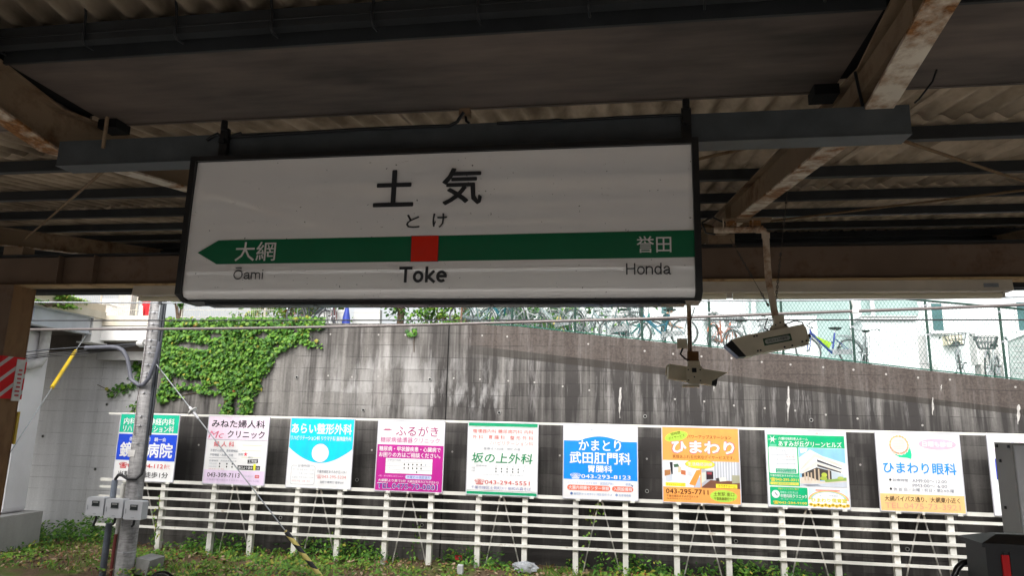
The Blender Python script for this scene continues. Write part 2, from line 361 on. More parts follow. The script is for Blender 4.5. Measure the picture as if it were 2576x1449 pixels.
# ================================================================== left overbridge
br=thing('road_bridge','pale road bridge over the tracks with grey girder and white end beam at far left','bridge',(-13.5,14,GROUND))
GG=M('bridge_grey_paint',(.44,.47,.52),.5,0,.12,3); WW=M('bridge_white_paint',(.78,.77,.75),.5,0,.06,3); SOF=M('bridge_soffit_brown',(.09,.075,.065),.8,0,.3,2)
m=MB(); m.box(-13.02,-12.98,8,15.25,3.56,3.93,GG); m.box(-13.14,-12.90,8,15.25,3.53,3.56,GG); m.box(-13.14,-12.9,8,15.25,3.93,3.96,GG)
for y in (9.5,11.5,13.5): m.box(-12.98,-12.93,y,y+.012,3.56,3.93,GG)
m.build('bridge_girder',None,br)
m=MB(); m.box(-13.06,-11.47,15.62,16.1,3.43,3.78,WW); m.build('end_beam',None,br)
m=MB(); m.box(-13.2,-12.95,15.3,15.75,3.36,3.96,WW); m.box(-13.3,-12.85,15.25,15.75,3.33,3.36,WW); m.build('bearing_corbel',None,br)
DKS=concrete('mossy_deck_edge',(.80,.76,.68),(.45,.38,.26),4)
m=MB(); m.box(-20,-12.86,8,15.6,3.96,4.14,DKS); m.box(-20,-11.47,15.6,22,3.80,4.06,DKS); m.build('deck_slab',None,br)
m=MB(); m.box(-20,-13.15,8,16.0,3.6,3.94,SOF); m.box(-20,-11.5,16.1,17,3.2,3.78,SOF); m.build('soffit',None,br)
m=MB(); m.box(-20,-12.9,8,15.6,4.14,4.32,concrete('pale_kerb',(.82,.77,.66),(.5,.38,.25),5)); m.build('kerb',None,br)
m=MB(); m.rbox(-14.9,-13.42,14,14.6,-.62,3.5,.12,M('pillar_pale_paint',(.82,.81,.83),.45,0,.06,1.5)); m.build('pillar',None,br)
m=MB(); m.box(-15.3,-13.12,13.6,14.8,GROUND-.1,-.62,CONC); m.build('pillar_base',None,br)
m=MB(); m.tube([(-13.3,14.3,3.55),(-13.3,14.3,2.85),(-13.3,14.22,2.72),(-13.32,14.0,2.66),(-13.6,13.8,2.66),(-14.6,13.78,2.68)],.115,12,M('drain_grey',(.5,.49,.48),.5)); m.build('drain_pipe',None,br)
ab=thing('abutment_wall','light grey board-marked concrete abutment wall under the road bridge','wall',(-14,16.5,GROUND))
m=MB(); m.box(-24,-11.45,16.5,17.2,GROUND-.3,3.2,ABUT); m.build('wall_face',None,ab)
m=MB(); m.box(-11.75,-11.46,16.25,16.5,GROUND,3.15,ABUT); m.build('return_pier',None,ab)
m=MB(); m.box(-13.4,-11.76,16.1,16.49,2.98,3.2,CONC); 
m.build('bearing_shelf',None,ab)
# ================================================================== platform canopy
VY=2.6                                     # centre line: the roof falls to a valley gutter over it
def zr(y): return 2.965+.16*abs(y-VY)      # top of the rafters
cp=thing('platform_canopy','rusty brown steel platform canopy with corrugated roof and central valley gutter overhead','canopy',(0,VY,FLOOR))
YN,YF=-3.5,8.75
pth=[(YN,zr(YN)-.2),(VY,zr(VY)-.2),(YF+.15,zr(YF+.15)-.2)]
for X in (-10.4,-6.58,-2.55,.95,4.5,8.2):
    m=MB(); m.ribbon(pth,X-.05,X+.05,0,.011,FLAN); m.ribbon(pth,X-.004,X+.004,.0112,.189,RAFT); m.ribbon(pth,X-.05,X+.05,.1892,.2,RAFT)
    for y in (5.9,-.8): m.box(X-.048,X+.048,y,y+.01,zr(y)-.188,zr(y)-.012,RAFT)
    r=m.build('rafter',None,cp)
    m=MB(); z=zr(VY)-.2
    m.hexa([(X-.047,VY-.5,z+.088),(X-.006,VY-.5,z+.088),(X-.006,VY+.5,z+.088),(X-.047,VY+.5,z+.088)]+[(X-.047,VY-.5,z+.175),(X-.006,VY-.5,z+.175),(X-.006,VY+.5,z+.175),(X-.047,VY+.5,z+.175)],RAFT)
    m.build('splice_plate',None,r)
# purlins: dark lipped channels
ys=[3.78+.98*k for k in range(6)]
for y in ys+[2.18]+[1.42-.98*k for k in range(5)]:
    z=zr(y); m=MB(); m.box(-14,11,y-.003,y+.001,z,z+.075,DARK); m.box(-14,11,y+.0012,y+.04,z+.0725,z+.075,DARK); m.box(-14,11,y+.0012,y+.04,z,z+.0025,DARK); m.box(-14,11,y+.0375,y+.04,z+.003,z+.015,DARK)
    m.build('purlin',None,cp)
# corrugated sheets, laid in rows of separate sheets that lap one wave
LAM=.13
def sheetrow(ya,yb,lift):
    m=MB(); x=-14.0; k=0; st=.13/8
    while x<10.5:
        n=int(.91/st)+9; dz=(.0 if k%2 else .007)+lift; jit=rnd.uniform(-.03,.03)
        vs=[];fs=[]
        for i in range(n):
            xx=x+i*st; c=.019*math.cos(2*math.pi*xx/LAM)
            for y in (ya+jit,yb+jit): vs.append((xx,y,zr(y)+.075+.021+c+dz))
        for i in range(n): 
            pass
        for i in range(n-1): a=2*i; fs.append((a,a+1,a+3,a+2))
        b=len(vs); vs+= [(p,q,r+.007) for p,q,r in vs]
        fs+= [(b+2*i,b+2*i+2,b+2*i+3,b+2*i+1) for i in range(n-1)]+[(2*i,2*i+2,b+2*i+2,b+2*i) for i in range(n-1)]+[(2*i+1,b+2*i+1,b+2*i+3,2*i+3) for i in range(n-1)]
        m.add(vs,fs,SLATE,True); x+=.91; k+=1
    me=m.build('roof_sheet',None,cp); 
    return me
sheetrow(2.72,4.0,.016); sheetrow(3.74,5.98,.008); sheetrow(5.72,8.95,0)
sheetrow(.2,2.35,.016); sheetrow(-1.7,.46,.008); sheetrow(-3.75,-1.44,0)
# valley gutter with flat soffit
for a,b in ((-14,-6.64),(-6.52,-2.61),(-2.49,.89),(1.01,4.44),(4.56,11)):
    m=MB(); z=zr(VY)+.045
    m.box(a,b,2.27,2.87,z,z+.03,GUT); m.box(a,b,2.255,2.2695,z-.01,z+.17,DARK); m.box(a,b,2.8705,2.885,z-.004,z+.16,GUT)
    m.build('valley_gutter',None,cp)
GSHADE=M('gutter_shade_black',(.006,.006,.006),.9)  # near-black colour for the painted shade in the gutter gaps
for X in (-6.58,-2.55,.95,4.5):
    m=MB(); m.box(X-.15,X-.052,2.80,2.9,zr(VY)+.0,zr(VY)+.044,GSHADE); m.build('gutter_shade_stub',None,cp); m=MB(); m.box(X+.052,X+.15,2.80,2.9,zr(VY)+.0,zr(VY)+.044,GSHADE); m.build('gutter_shade_stub',None,cp)  # black blocks put in as the dark voids beside the rafters
m=MB(); m.box(-14,11,2.3,2.83,zr(VY)+.078,zr(VY)+.13,M('gutter_shade_black',(.006,.006,.006),.9)); m.build('gutter_shade_slab',None,cp)  # black slab standing in for the shade inside the gutter gaps
# longitudinal girders on columns
def girder(y,zb,zt,name='girder'):
    m=MB(); m.box(-14,11,y-.005,y+.005,zb+.016,zt-.016,GIRD); m.box(-14,11,y-.09,y+.09,zb,zb+.0155,GIRB); m.box(-14,11,y-.09,y+.09,zt-.0155,zt,DARK)
    for x in (-6.05,-5.62,.62,4.1): m.box(x,x+.012,y-.085,y-.0055,zb+.0156,zt-.0156,GIRD)
    return m.build(name,None,cp)
girder(6.6,2.955,3.305)
girder(-1.4,3.006,3.305)
def bands():
    t=NT('red_white_hazard_wrap',.6,0,.15); p=t.pos(); X,Y,Z=t.sep(p)
    s=t.math('SUBTRACT',Z,t.math('ADD',t.math('MULTIPLY',X,.8),t.math('MULTIPLY',Y,.8)))
    f=t.math('GREATER_THAN',t.math('FRACT',t.math('MULTIPLY',s,5.6)),.73)
    t.col(t.mix(f,(.70,.010,.014),(.6,.58,.57))); return t.m
HAZ=bands(); COLM=rusty('column_lit_orange_brown',(.26,.15,.07),(.17,.085,.035),.3,4,.7,(1,1,.4))
for X in (-6.635,4.3):
  for y in (6.6,-1.4):
    zt=2.955 if y>0 else 2.998
    m=MB(); m.box(X-.15,X+.15,y-.15,y-.14,FLOOR,zt,GIRD); m.box(X-.15,X+.15,y+.14,y+.15,FLOOR,zt,COLM); m.box(X-.006,X+.006,y-.1398,y+.1398,FLOOR,zt,GIRB)  # front flange dark, sides orange: indoor shade and outdoor light painted into the colours
    m.box(X+.138,X+.146,y-.1398,y+.1398,FLOOR,zt,COLM)
    c=m.build('column',None,cp)
    if y>0:
        m=MB(); z0,z1=at(30,1003,6.45).z,at(30,895,6.45).z; m.box(X-.165,X+.165,y-.165,y-.1505,z0,z1,HAZ); m.box(X+.151,X+.165,y-.1503,y+.165,z0,z1,HAZ); m.build('warning_band',None,c)
        m=MB(); m.box(X+.166,X+.17,y+.03,y+.14,z0-.02,z1-.02,M('sticker_white',(.75,.75,.74),.5)); 
        for k in range(7): m.box(X+.1705,X+.172,y+.055+rnd.uniform(0,.02),y+.115,z0+.03+k*.045,z0+.05+k*.045,M('sticker_red',(.55,.05,.06),.5))
        m.build('notice_plate',None,c); a_=at(41,1075,6.78) ; m=MB(); m.box(a_.x-.012,a_.x+.012,6.76,6.79,at(41,1118,6.78).z,at(41,1036,6.78).z,M('yellow_strip',(.62,.42,.02),.5)); m.build('yellow_strip',None,c) if X<0 else None
    m=MB(); m.box(X-.12,X+.12,y-.08,y+.08,zt+.35 if y>0 else zt+.307,zr(y)-.2,RAFT); m.build('bearing_plate',None,c)
for X in (-10.4,-2.55,.95,8.2):
    m=MB(); m.box(X-.12,X+.12,6.52,6.68,3.306,zr(6.6)-.201,RAFT); m.build('bearing_plate',None,cp)
# eave screen of dark boards, seen through the bays
for y,s in ((8.86,1),(-3.62,-1)):
    m=MB(); zt=zr(y)+.14
    z=3.3 if s>0 else 3.52
    while z<zt: m.box(-14,11,y,y+.02,z,min(z+.115,zt),DARK); z+=.125
    m.box(-14,11,y+.021,y+.05,3.31 if s>0 else 3.53,zt-.01,BLACKP)
    x=-13.8
    while x<10.8: m.box(x,x+.03,y-.12,y-.001,3.32 if s>0 else 3.53,3.36 if s>0 else 3.57,DARK); x+=.42
    if s>0: m.box(-14,11,y-.16,y-.121,3.30,3.38,DARK)
    m.build('eave_screen',None,cp)
# rusty roof-plane tie rods
ROD=rusty('rusty_rod',(.2,.13,.07),(.12,.06,.025),.5,20)
def rodz(y): return zr(y)-.12
for (xa,ya,xb,yb) in ((1.02,3.0,4.4,6.5),(1.02,6.45,4.4,3.1),(.88,3.1,-2.5,6.5),(.88,6.5,-2.5,3.1),(-2.62,3.1,-6.5,6.5)):
    m=MB(); a=V((xa,ya,rodz(ya)));b=V((xb,yb,rodz(yb))); m.tube([a,b],.009,8,ROD); d=(b-a).normalized(); m.tube([a+d*.05,a+d*.24],.016,8,ROD); m.build('tie_rod',None,cp)
# hook bolts from the near sheets round the near purlin
for i in range(12):
    x=-2.44+i*.39
    if abs(x-.95)<.08 or abs(x+2.55)<.08: continue
    m=MB(); z=zr(2.18); j=rnd.uniform(-.02,.02)
    m.tube([(x+j,2.13,z+.155),(x+j*.4,2.155,z+.10),(x,2.165,z+.04),(x,2.165,z-.012),(x,2.18,z-.022),(x+.004,2.215,z-.02)],.0052,6,BLACKP); m.build('hook_bolt',None,cp)
m=MB(); m.tube([(x,2.17-.002*(x%2),zr(2.18)+.03+.006*math.sin(x)) for x in [-8+.5*k for k in range(34)]],.003,5,BLACKP); m.build('earth_wire',None,cp)
# lead wires hanging over the rafters to the sign beam
for a in ([(283,352),(255,330),(250,300)],):
    pass
# ================================================================== sign beam and station sign
SB=thing('sign_hanger_beam','long slate grey steel channel clamped under the rafters and carrying the station sign','beam',(-.5,2.6,2.72))
pL,pR=at(145,390,2.55).x,at(2290,300,2.55).x
m=MB(); m.box(pL,pR,2.55,2.556,2.675,2.785,BEAM); m.box(pL,pR,2.5562,2.65,2.675,2.681,BEAM); m.box(pL,pR,2.5562,2.65,2.779,2.785,BEAM)
m.hexa([(pL,2.545,2.668),(pR,2.545,2.668),(pR,2.65,2.672),(pL,2.65,2.672),(pL,2.545,2.6745),(pR,2.545,2.6745),(pR,2.65,2.6745),(pL,2.65,2.6745)],BEAM)
m.build('channel',None,SB)
m=MB(); m.tube([at(259,372,2.53),at(265,330,2.53),at(270,294,2.53)],.008,6,RAFT); m.build('clamp_bolt',None,SB)
m=MB(); pts=[at(x,y,2.54) for x,y in ((520,352),(530,345),(548,336),(560,345),(600,343),(900,325),(1060,318),(1130,316),(1150,306),(1160,290),(1166,282))]
m.tube(pts,.007,6,BLACKP); m.tube([at(x,y,2.54) for x,y in ((585,342),(600,338),(607,336))],.009,6,BLACKP); m.build('lead_cable',None,SB)
m=MB(); m.tube([at(x,y,2.54) for x,y in ((1250,310),(1380,303),(1400,301),(1420,303),(1560,295),(1720,288))],.006,6,BLACKP); m.build('lead_cable',None,SB)
m=MB(); q=at(1170,285,2.6); m.obox(q,(.022,0,0),(0,.02,0),(0,0,.014),RAFT); m.tube([q,q+V((.006,0,-.035)),q+V((.02,0,-.045))],.006,6,BLACKP); m.build('junction_stub',None,SB)
m=MB(); m.tube([at(x,y,2.54) for x,y in ((2300,258),(2310,250),(2345,205),(2355,175))],.004,6,BLACKP); m.build('lead_cable',None,SB)
m=MB(); m.tube([at(x,y,2.56) for x,y in ((2170,268),(2162,235),(2150,180))],.006,6,BLACKP); m.build('clamp_bolt',None,SB)
SY=2.45
sg=thing('station_sign','wide hanging station name sign with black frame and green arrow band across white panel','sign',(-.72,2.6,2.05))
FRM=M('sign_black_frame',(.010,.010,.011),.38,0,.3,9,.5)
X0,X1=at(474,600,SY).x,at(1744,560,SY).x; DP=.14; ZT=at(1120,385,SY).z; ZK=at(1100,735,SY).z; ZB=at(1100,751,SY+.03).z; ZF=ZB-.010; ZY=at(1100,774,SY+.12).z
def signm():
    t=NT('sign_white_acrylic',.05,0,1.0); p=t.pos()
    sp=t.noise(p,75,2,.5); dm=t.rng(sp,.735,.76,0,.85); bl=t.noise(p,2.2,3); fs=t.noise(t.scale(p,(5,1,14)),3,5,.7)
    c=t.mix(t.rng(bl,.3,.7),(.79,.765,.76),(.85,.83,.82)); c=t.mix(dm,c,(.02,.02,.02)); c=t.mix(t.rng(fs,.66,.74,0,.35),c,(.3,.28,.26)); t.col(c)
    t.b.inputs['Coat Weight'].default_value=1; t.b.inputs['Coat IOR'].default_value=1.9; t.b.inputs['Coat Roughness'].default_value=.03; t.bump(t.noise(t.scale(p,(.8,1,2.2)),1.3,1),.06,.02); return t.m
SWH=signm()
m=MB(); nx=24
def srow(y,z): return [(X0+(X1-X0)*i/nx, y-.004*math.sin(math.pi*i/nx)*(1 if y<SY+.005 else .3), z) for i in range(nx+1)]
rows=[srow(SY+.004,ZT),srow(SY,ZT-.2),srow(SY,ZK+.09),srow(SY,ZK+.02),srow(SY+.003,ZK+.004),srow(SY+.012,ZK-.012),srow(SY+.045,ZB)]
vs=[v for r in rows for v in r]; k=nx+1
m.add(vs,[(j*k+i,(j+1)*k+i,(j+1)*k+i+1,j*k+i+1) for j in range(len(rows)-1) for i in range(nx)],SWH,True)
m.add([(X0,SY+.05,ZB),(X1,SY+.05,ZB),(X1,SY+.05,ZT),(X0,SY+.05,ZT)],[(0,1,2,3)],SWH)
panel=m.build('panel',None,sg)
m=MB(); fo=[(SY-.012,ZT+.022),(SY-.012,ZK-.004),(SY+.04,ZF),(SY+DP,ZF),(SY+DP,ZT+.022)]
for a,b in ((X0-.024,X0-.001),(X1+.001,X1+.024)): m.prism([(a,y,z) for y,z in fo],(b-a,0,0),FRM)
m.box(X0-.001,X1+.001,SY-.011,SY+DP-.001,ZT+.001,ZT+.021,FRM); m.box(X0-.001,X1+.001,SY+.036,SY+DP-.001,ZF+.001,ZB-.001,FRM)
m.box(X0-.001,X1+.001,SY+DP-.011,SY+DP-.001,ZB,ZT,FRM); m.build('frame',None,sg)
m=MB(); m.box(X0+.07,X1-.03,SY+.05,SY+.12,ZY,ZF-.0005,FRM); m.build('ballast_tray',None,sg)
for i in range(9): m=MB(); m.obox((X0+.1+i*.22+rnd.uniform(-.03,.03),SY+.08,ZY-.0015),(.006,0,0),(0,.006,0),(0,0,.002),GALV); m.build('screw_head',None,sg)
for xx in (at(530,390,SY).x,at(1732,330,SY).x):
    m=MB(); m.box(xx-.018,xx+.018,2.525,2.5445,ZT+.0225,2.80,FRM); m.tube([(xx,2.52,2.79),(xx,2.52,2.83)],.014,8,FRM); m.obox((xx,2.515,2.74),(.011,0,0),(0,.008,0),(0,0,.011),FRM); m.build('hanger_bracket',None,sg)
GRN=M('sign_green',(.008,.115,.05),.25,0,.06,4); RED=M('sign_red',(.62,.022,.008),.25,0,.05,4); INK=M('sign_ink',(.028,.029,.033),.3,0,.1,9); PALE=M('sign_pale_letters',(.62,.62,.6),.3,0,.05,9)
FS=(0,1,1,0,SY-.004)     # world x and z straight in u and v
def q(x,y): c=at(x,y,SY-.004); return (c.x,1-c.z)
m=MB(); flat(m,FS,[q(497,636),q(550,605),q(1120,592.5),q(1746,579),q(1749,647),q(1120,657),q(545,665)],GRN,1)
m.build('green_band',None,sg)
m=MB(); flat(m,FS,[q(1034,593.5),q(1105,592.5),q(1102.5,658.5),q(1031.5,659)],INK,1.6); flat(m,FS,[q(1036,594.5),q(1103,593),q(1100.5,657),q(1033.5,658.5)],RED,2.2); m.build('red_square',None,sg)
def sl(name,t,x0,x1,y0,y1,mat,bold=0,layer=2.6,m=None):
    m=m or MB(); xm,ym=(x0+x1)/2,(y0+y1)/2; a=q(x0,ym);b=q(x1,ym);c=q(xm,y0);d=q(xm,y1)
    letter(m,t,FS,a[0],b[0],c[1],d[1],mat,layer,bold)
    if name: m.build(name,None,sg)
    return m
m=sl(None,'土',941,1042,428,521,INK,.026); m.build('station_name',None,sg); sl('station_name','気',1112,1213,422,516,INK,.026)
m=sl(None,'と',1022,1056,540,574,INK,.014); m.build('kana_reading',None,sg); sl('kana_reading','け',1088,1124,537,573,INK,.014)
sl('next_station_name','大網',593,694,609,657,PALE,.008); sl('next_station_name','誉田',1601,1688,594,636,PALE,.008)
def el(cx,cy,rx,ry,a0=0,a1=360,n=24): return [(cx+rx*math.cos(R_(a0+(a1-a0)*i/n)),cy+ry*math.sin(R_(a0+(a1-a0)*i/n))) for i in range(n+1)]
def grot(c,w):      # plain grotesque letters as pen strokes: (advance, strokes); cap height 1
    h=w/2; X=.73
    if c=='T': return .68,[[(0,1-h),(.66,1-h)],[(.33,1-h),(.33,0)]]
    if c=='H': return .78,[[(h,0),(h,1)],[(.68-h,0),(.68-h,1)],[(h,.53),(.68-h,.53)]]
    if c=='O': return .84,[el(.39,.5,.39-h,.515-h)]
    if c=='o': return .61,[el(.285,X/2,.285-h,X/2+.01-h)]
    if c=='k': return .55,[[(h,0),(h,1)],[(h,.22),(.46,X)],[(.17,.36),(.50,0)]]
    if c=='e': return .60,[[(.03,.385),(.545,.385)],el(.285,X/2,.285-h,X/2+.01-h,4,315,26)]
    if c=='n': return .61,[[(h,0),(h,X)],[(h,.42)]+el(.275,.46,.265-h,X-.45-h,165,0,12)+[(.54-h,0)]]
    if c=='m': return .90,[[(h,0),(h,X)],[(h,.42)]+el(.235,.46,.225-h,X-.45-h,165,0,12)+[(.46-h,0)],[(.46-h,.42)]+el(.63-h,.46,.225-h,X-.45-h,165,0,12)+[(.855-2*h,0)]]
    if c=='i': return .24,[[(h,0),(h,X)],[(h,.87),(h,1)]]
    if c=='d': return .62,[el(.27,X/2,.27-h,X/2+.01-h),[(.535-h,0),(.535-h,1)]]
    if c=='a': return .60,[[(.05,.52)]+el(.265,.50,.225-h,.245-h,160,0,12)+[(.49-h,.14),(.52-h,.04),(.565,.04)],[(.49-h,.42),(.30,.40)]+el(.225,.205,.215-h,.205-h,110,330,12)+[(.49-h,.22)]]
def grotesque(t,x0,x1,y0,y1,w,macron=False):
    m=MB(); adv=0; S=[]
    for c in t:
        a,st=grot(c,w); S+=[[(p[0]+adv,p[1]) for p in s_] for s_ in st]; 
        if macron and c=='O': S.append([(.14,1.21),(.64,1.21)])
        adv+=a
    tw=max(p[0] for s_ in S for p in s_)+w*.4; th=1.21+w/2 if macron else 1.0
    xm,ym=(x0+x1)/2,(y0+y1)/2; A=q(x0,ym);Bq=q(x1,ym);C_=q(xm,y0);D_=q(xm,y1); W_,H_=Bq[0]-A[0],D_[1]-C_[1]
    for k,s_ in enumerate(S):
        P=[V((p[0]/tw*W_,p[1]/th*H_,0)) for p in s_]; N=len(P); hw=w/2*H_/th; L_=[];Rr=[]
        cl=(P[0]-P[-1]).length<1e-6
        for i in range(N):
            if cl: d=(P[(i+1)%(N-1)]-P[i-1 if i>0 else N-2])
            else: d=P[min(i+1,N-1)]-P[max(i-1,0)]
            d.normalize(); n_=V((-d.y,d.x,0)); L_.append(P[i]+n_*hw); Rr.append(P[i]-n_*hw)
        vs=[(A[0]+p.x,SY-.004-.0012*2.6-.0001*k,1-D_[1]+p.y) for p in L_+Rr]
        m.add(vs,[(i,i+1,N+i+1,N+i) for i in range(N-1)],INK)
    m.build('romaji',None,sg)
grotesque('Oami',588,663,673,703,.118,True); grotesque('Toke',1004,1128,671,711,.18); grotesque('Honda',1574,1689,662,691,.118)
# ================================================================== strip lights under the girder
LB=M('lamp_body_enamel',(.68,.61,.51),.45,0,.1,4); LT=M('lamp_tube_cream',(.90,.82,.62),.3,0,.05,4)
def strip(x0,x1,y,zt,label,h=.1):
    t=thing('strip_light',label,'lamp',((x0+x1)/2,y,zt),'unlit strip lights under the platform girder')
    m=MB(); m.prism([(x0,y-.045,zt),(x0,y+.045,zt),(x0,y+.06,zt-h),(x0,y-.06,zt-h)],(x1-x0,0,0),LB); m.build('body',None,t)
    n=2; L=(x1-x0-.1)/n
    for i in range(n):
        a=x0+.05+i*L; m=MB(); m.tube([(a+.03,y,zt-h-.035),(a+L-.03,y,zt-h-.035)],.027 if h>.08 else .012,12,LT); u=m.build('tube',None,t)
        for e in (a+.012,a+L-.012): m=MB(); m.box(e-.012,e+.012,y-.014,y+.014,zt-h-.05,zt-h-.0002,LB); m.build('lamp_holder',None,u)
    m=MB(); m.box(x1-.24,x1-.12,y-.063,y-.0605,zt-h*.7,zt-h*.35,GALV); m.build('rating_plate',None,t)
    return t
lz=2.954; y=6.6
strip(at(333,735,y-.05).x,-1.45,y,lz,'cream fluorescent strip light left of the station sign, its body passing behind the sign')
strip(-1.38,at(2548,725,y-.05).x,y,lz,'long cream fluorescent strip light at right, ending beside the security camera chains')
# ================================================================== security cameras
CAMB=M('camera_beige_enamel',(.68,.61,.47),.45,0,.12,6); PIPE=rusty('rusty_mount_pipe',(.62,.50,.38),(.26,.12,.05),.7,14)
R5=(1840,780,480)
s1=thing('security_camera','large beige security camera with dark visor and green label, hung on a rusty bent pipe','camera',(1.12,5.4,3.2))
Yc=5.4
cT=at(*zo(R5,1450,742),Yc-.075); cT.y=Yc
ax=V((math.cos(.2),-.04,math.sin(.2))).normalized(); ay=V((.04,1,0)).normalized(); az=ax.cross(ay).normalized()
def L(a,b,c): return cT+ax*a+ay*b+az*c
m=MB(); hl,hw,hh=.19,.078,.075
pts=[(-hl,-hw,-hh),(hl,-hw,-hh),(hl,hw,-hh),(-hl,hw,-hh),(-hl,-hw,hh),(hl,-hw,hh),(hl,hw,hh),(-hl,hw,hh)]
m.hexa([L(*p) for p in pts],CAMB)
m.hexa([L(*p) for p in [(hl+.001,-.06,-.06),(hl+.018,-.055,-.055),(hl+.018,.055,-.055),(hl+.001,.06,-.06),(hl+.001,-.06,.06),(hl+.018,-.055,.055),(hl+.018,.055,.055),(hl+.001,.06,.06)]],CAMB)
bd=m.build('housing',None,s1)
for a,c in ((-.17,.055),(-.15,.055),(-.17,-.055),(-.15,-.055),(.02,-.064),(.075,-.064),(.15,-.05),(.18,-.05)): m=MB(); m.obox(L(a,-hw-.003,c),ax*.006,ay*.003,az*.006,BLACKP); m.build('screw',None,bd)
for a in (.045,.165): m=MB(); m.obox(L(a,-hw-.004,-.078),ax*.028,ay*.004,az*.003,CAMB); m.build('hinge_tab',None,bd)
m=MB()   # visor: thicker hood with slanted mouth
f=[(-hl-.001,-hw-.004,-hh-.004),(-hl-.001,hw+.004,-hh-.004),(-hl-.001,hw+.004,hh+.004),(-hl-.001,-hw-.004,hh+.004)]
e=[(-hl-.07,-hw-.004,-hh-.004),(-hl-.07,hw+.004,-hh-.004),(-hl-.145,hw+.004,hh-.012),(-hl-.145,-hw-.004,hh-.012)]
m.add([L(*p) for p in f+e],[(0,1,5,4),(1,2,6,5),(2,3,7,6),(3,0,4,7)],CAMB)
m.build('visor',None,s1)
m=MB(); m.add([L(*p) for p in e+[(a-.052,b,c+(.004 if c<0 else -.03)) for a,b,c in e]],[(0,1,5,4),(1,2,6,5),(2,3,7,6),(3,0,4,7),(4,5,6,7)],BLACKP)
m.build('front_window',None,s1)
m=MB(); m.add([L(a,-hw-.0015,c) for a,c in ((-.115,-.028),(.085,-.028),(.085,.026),(-.115,.026))],[(0,1,2,3)],M('label_green',(.02,.07,.03),.4))
o0=len(m.v); pr=[]
for cu,cv,a0 in ((.06,.0,-90),(-.09,.0,90)):
    for k in range(7): a=R_(a0+k*30); pr.append((cu+.016*math.cos(a),-.001+.018*math.sin(a)))
m.add([L(a,-hw-.003,c) for a,c in pr],[list(range(14))],M('label_pale',(.38,.40,.36),.4))
gv,gf=glyphs('防犯カメラ作動中',.01)
m.add([L(-.085+.14*p,-hw-.0042,-.012+.022*qq) for p,qq in gv],gf,BLACKP)
m.build('label_plate',None,s1)
pvz=L(.03,0,hh); 
m=MB(); m.obox(pvz+V((0,0,.055)),(.035,0,0),(0,.03,0),(0,0,.05),CAMB)
m.prism([pvz+V((.055*math.cos(R_(a))*1.1,-.045,.055*math.sin(R_(a)))) for a in range(0,181,20)],(0,.012,0),CAMB); m.prism([pvz+V((.055*math.cos(R_(a))*1.1,.033,.055*math.sin(R_(a)))) for a in range(0,181,20)],(0,.012,0),CAMB)
for a in (30,90,150): m.obox(pvz+V((.04*math.cos(R_(a)),-.048,.012+.036*math.sin(R_(a)))),(.005,0,0),(0,.003,0),(0,0,.005),BLACKP)
m.build('pivot_bracket',None,s1)
ex=at(1925,581,Yc).x; tz=at(1860,578,Yc).z; bx=pvz.x-.02
m=MB(); pth=[(at(1795,580,Yc).x,Yc,tz),(ex-.05,Yc,tz),(ex-.015,Yc,tz-.01),(ex,Yc,tz-.05),(ex+.004,Yc,tz-.4),(bx,Yc,pvz.z+.09)]
m.tube(pth,.0255,12,PIPE); m.tube([V(pth[1])+V((-.02,0,0)),V(pth[1])+V((.03,0,0))],.031,12,PIPE); m.tube([V(pth[3])+V((0,0,-.02)),V(pth[3])+V((0,0,.02))],.031,12,PIPE)
m.build('mount_pipe',None,s1)
m=MB(); z=zr(Yc)-.201
m.box(.80,1.16,Yc-.04,Yc+.04,z-.02,z-.001,RAFT); m.box(.82,.9,Yc-.03,Yc+.03,tz+.026,z-.021,FLAN); m.box(1.0,1.08,Yc-.03,Yc+.03,tz+.026,z-.021,FLAN)
for x in (.8,1.02): m.tube([(x,Yc-.035,tz-.03),(x,Yc-.035,z)],.005,6,PIPE)
m.build('rafter_clamp',None,s1)
m=MB(); m.tube([L(.06,.02,hh),L(.09,.02,hh+.035),L(.16,0,hh+.045),L(.205,0,hh+.02),L(.215,0,.03),L(.208,0,.0)],.005,6,BLACKP); m.tube([L(-.05,-.04,hh),L(-.075,-.04,hh+.03),L(-.06,-.04,hh+.06),L(-.03,-.02,hh+.1)],.005,6,BLACKP)
m.tube([L(.2,0,-.01),L(.235,0,-.01)],.014,8,BLACKP); m.build('cable',None,s1)
m=MB(); m.tube([at(x,y,Yc) for x,y in ((1798,590),(1775,585),(1765,560),(1790,545),(1812,556),(1835,563))],.008,6,BLACKP); m.build('cable',None,s1)
CH=rusty('rusty_chain',(.10,.09,.08),(.09,.05,.025),.5,40)
def chain(a,b,links=((.15,.5),(.75,.95))):
    m=MB(); a,b=V(a),V(b); d=(b-a); Ln=d.length; d.normalize(); s=d.cross(V((0,1,0))).normalized(); n2=d.cross(s)
    m.tube([a,b],.0022,5,CH); t=.0; i=0
    while t<Ln:
        fr=t/Ln
        if any(p<=fr<=r for p,r in links):
            c=a+d*(t+.014); w=s if i%2 else n2
            m.tube([c+d*(.014*math.cos(k*math.pi/4))+w*(.008*math.sin(k*math.pi/4)) for k in range(8)],.0024,4,CH,closed=True); i+=1
        t+=.021
    for fr in (.1,.55,.97):
        c=a+d*(Ln*fr); m.obox(c,s*.008,n2*.006,d*.012,CH)
    return m
chain(at(1836,600,Yc),at(1934,772,Yc)).build('chain',None,s1)
chain(at(1980,480,Yc),at(1949,775,Yc),((.2,.28),(.55,.95))).build('chain',None,s1)
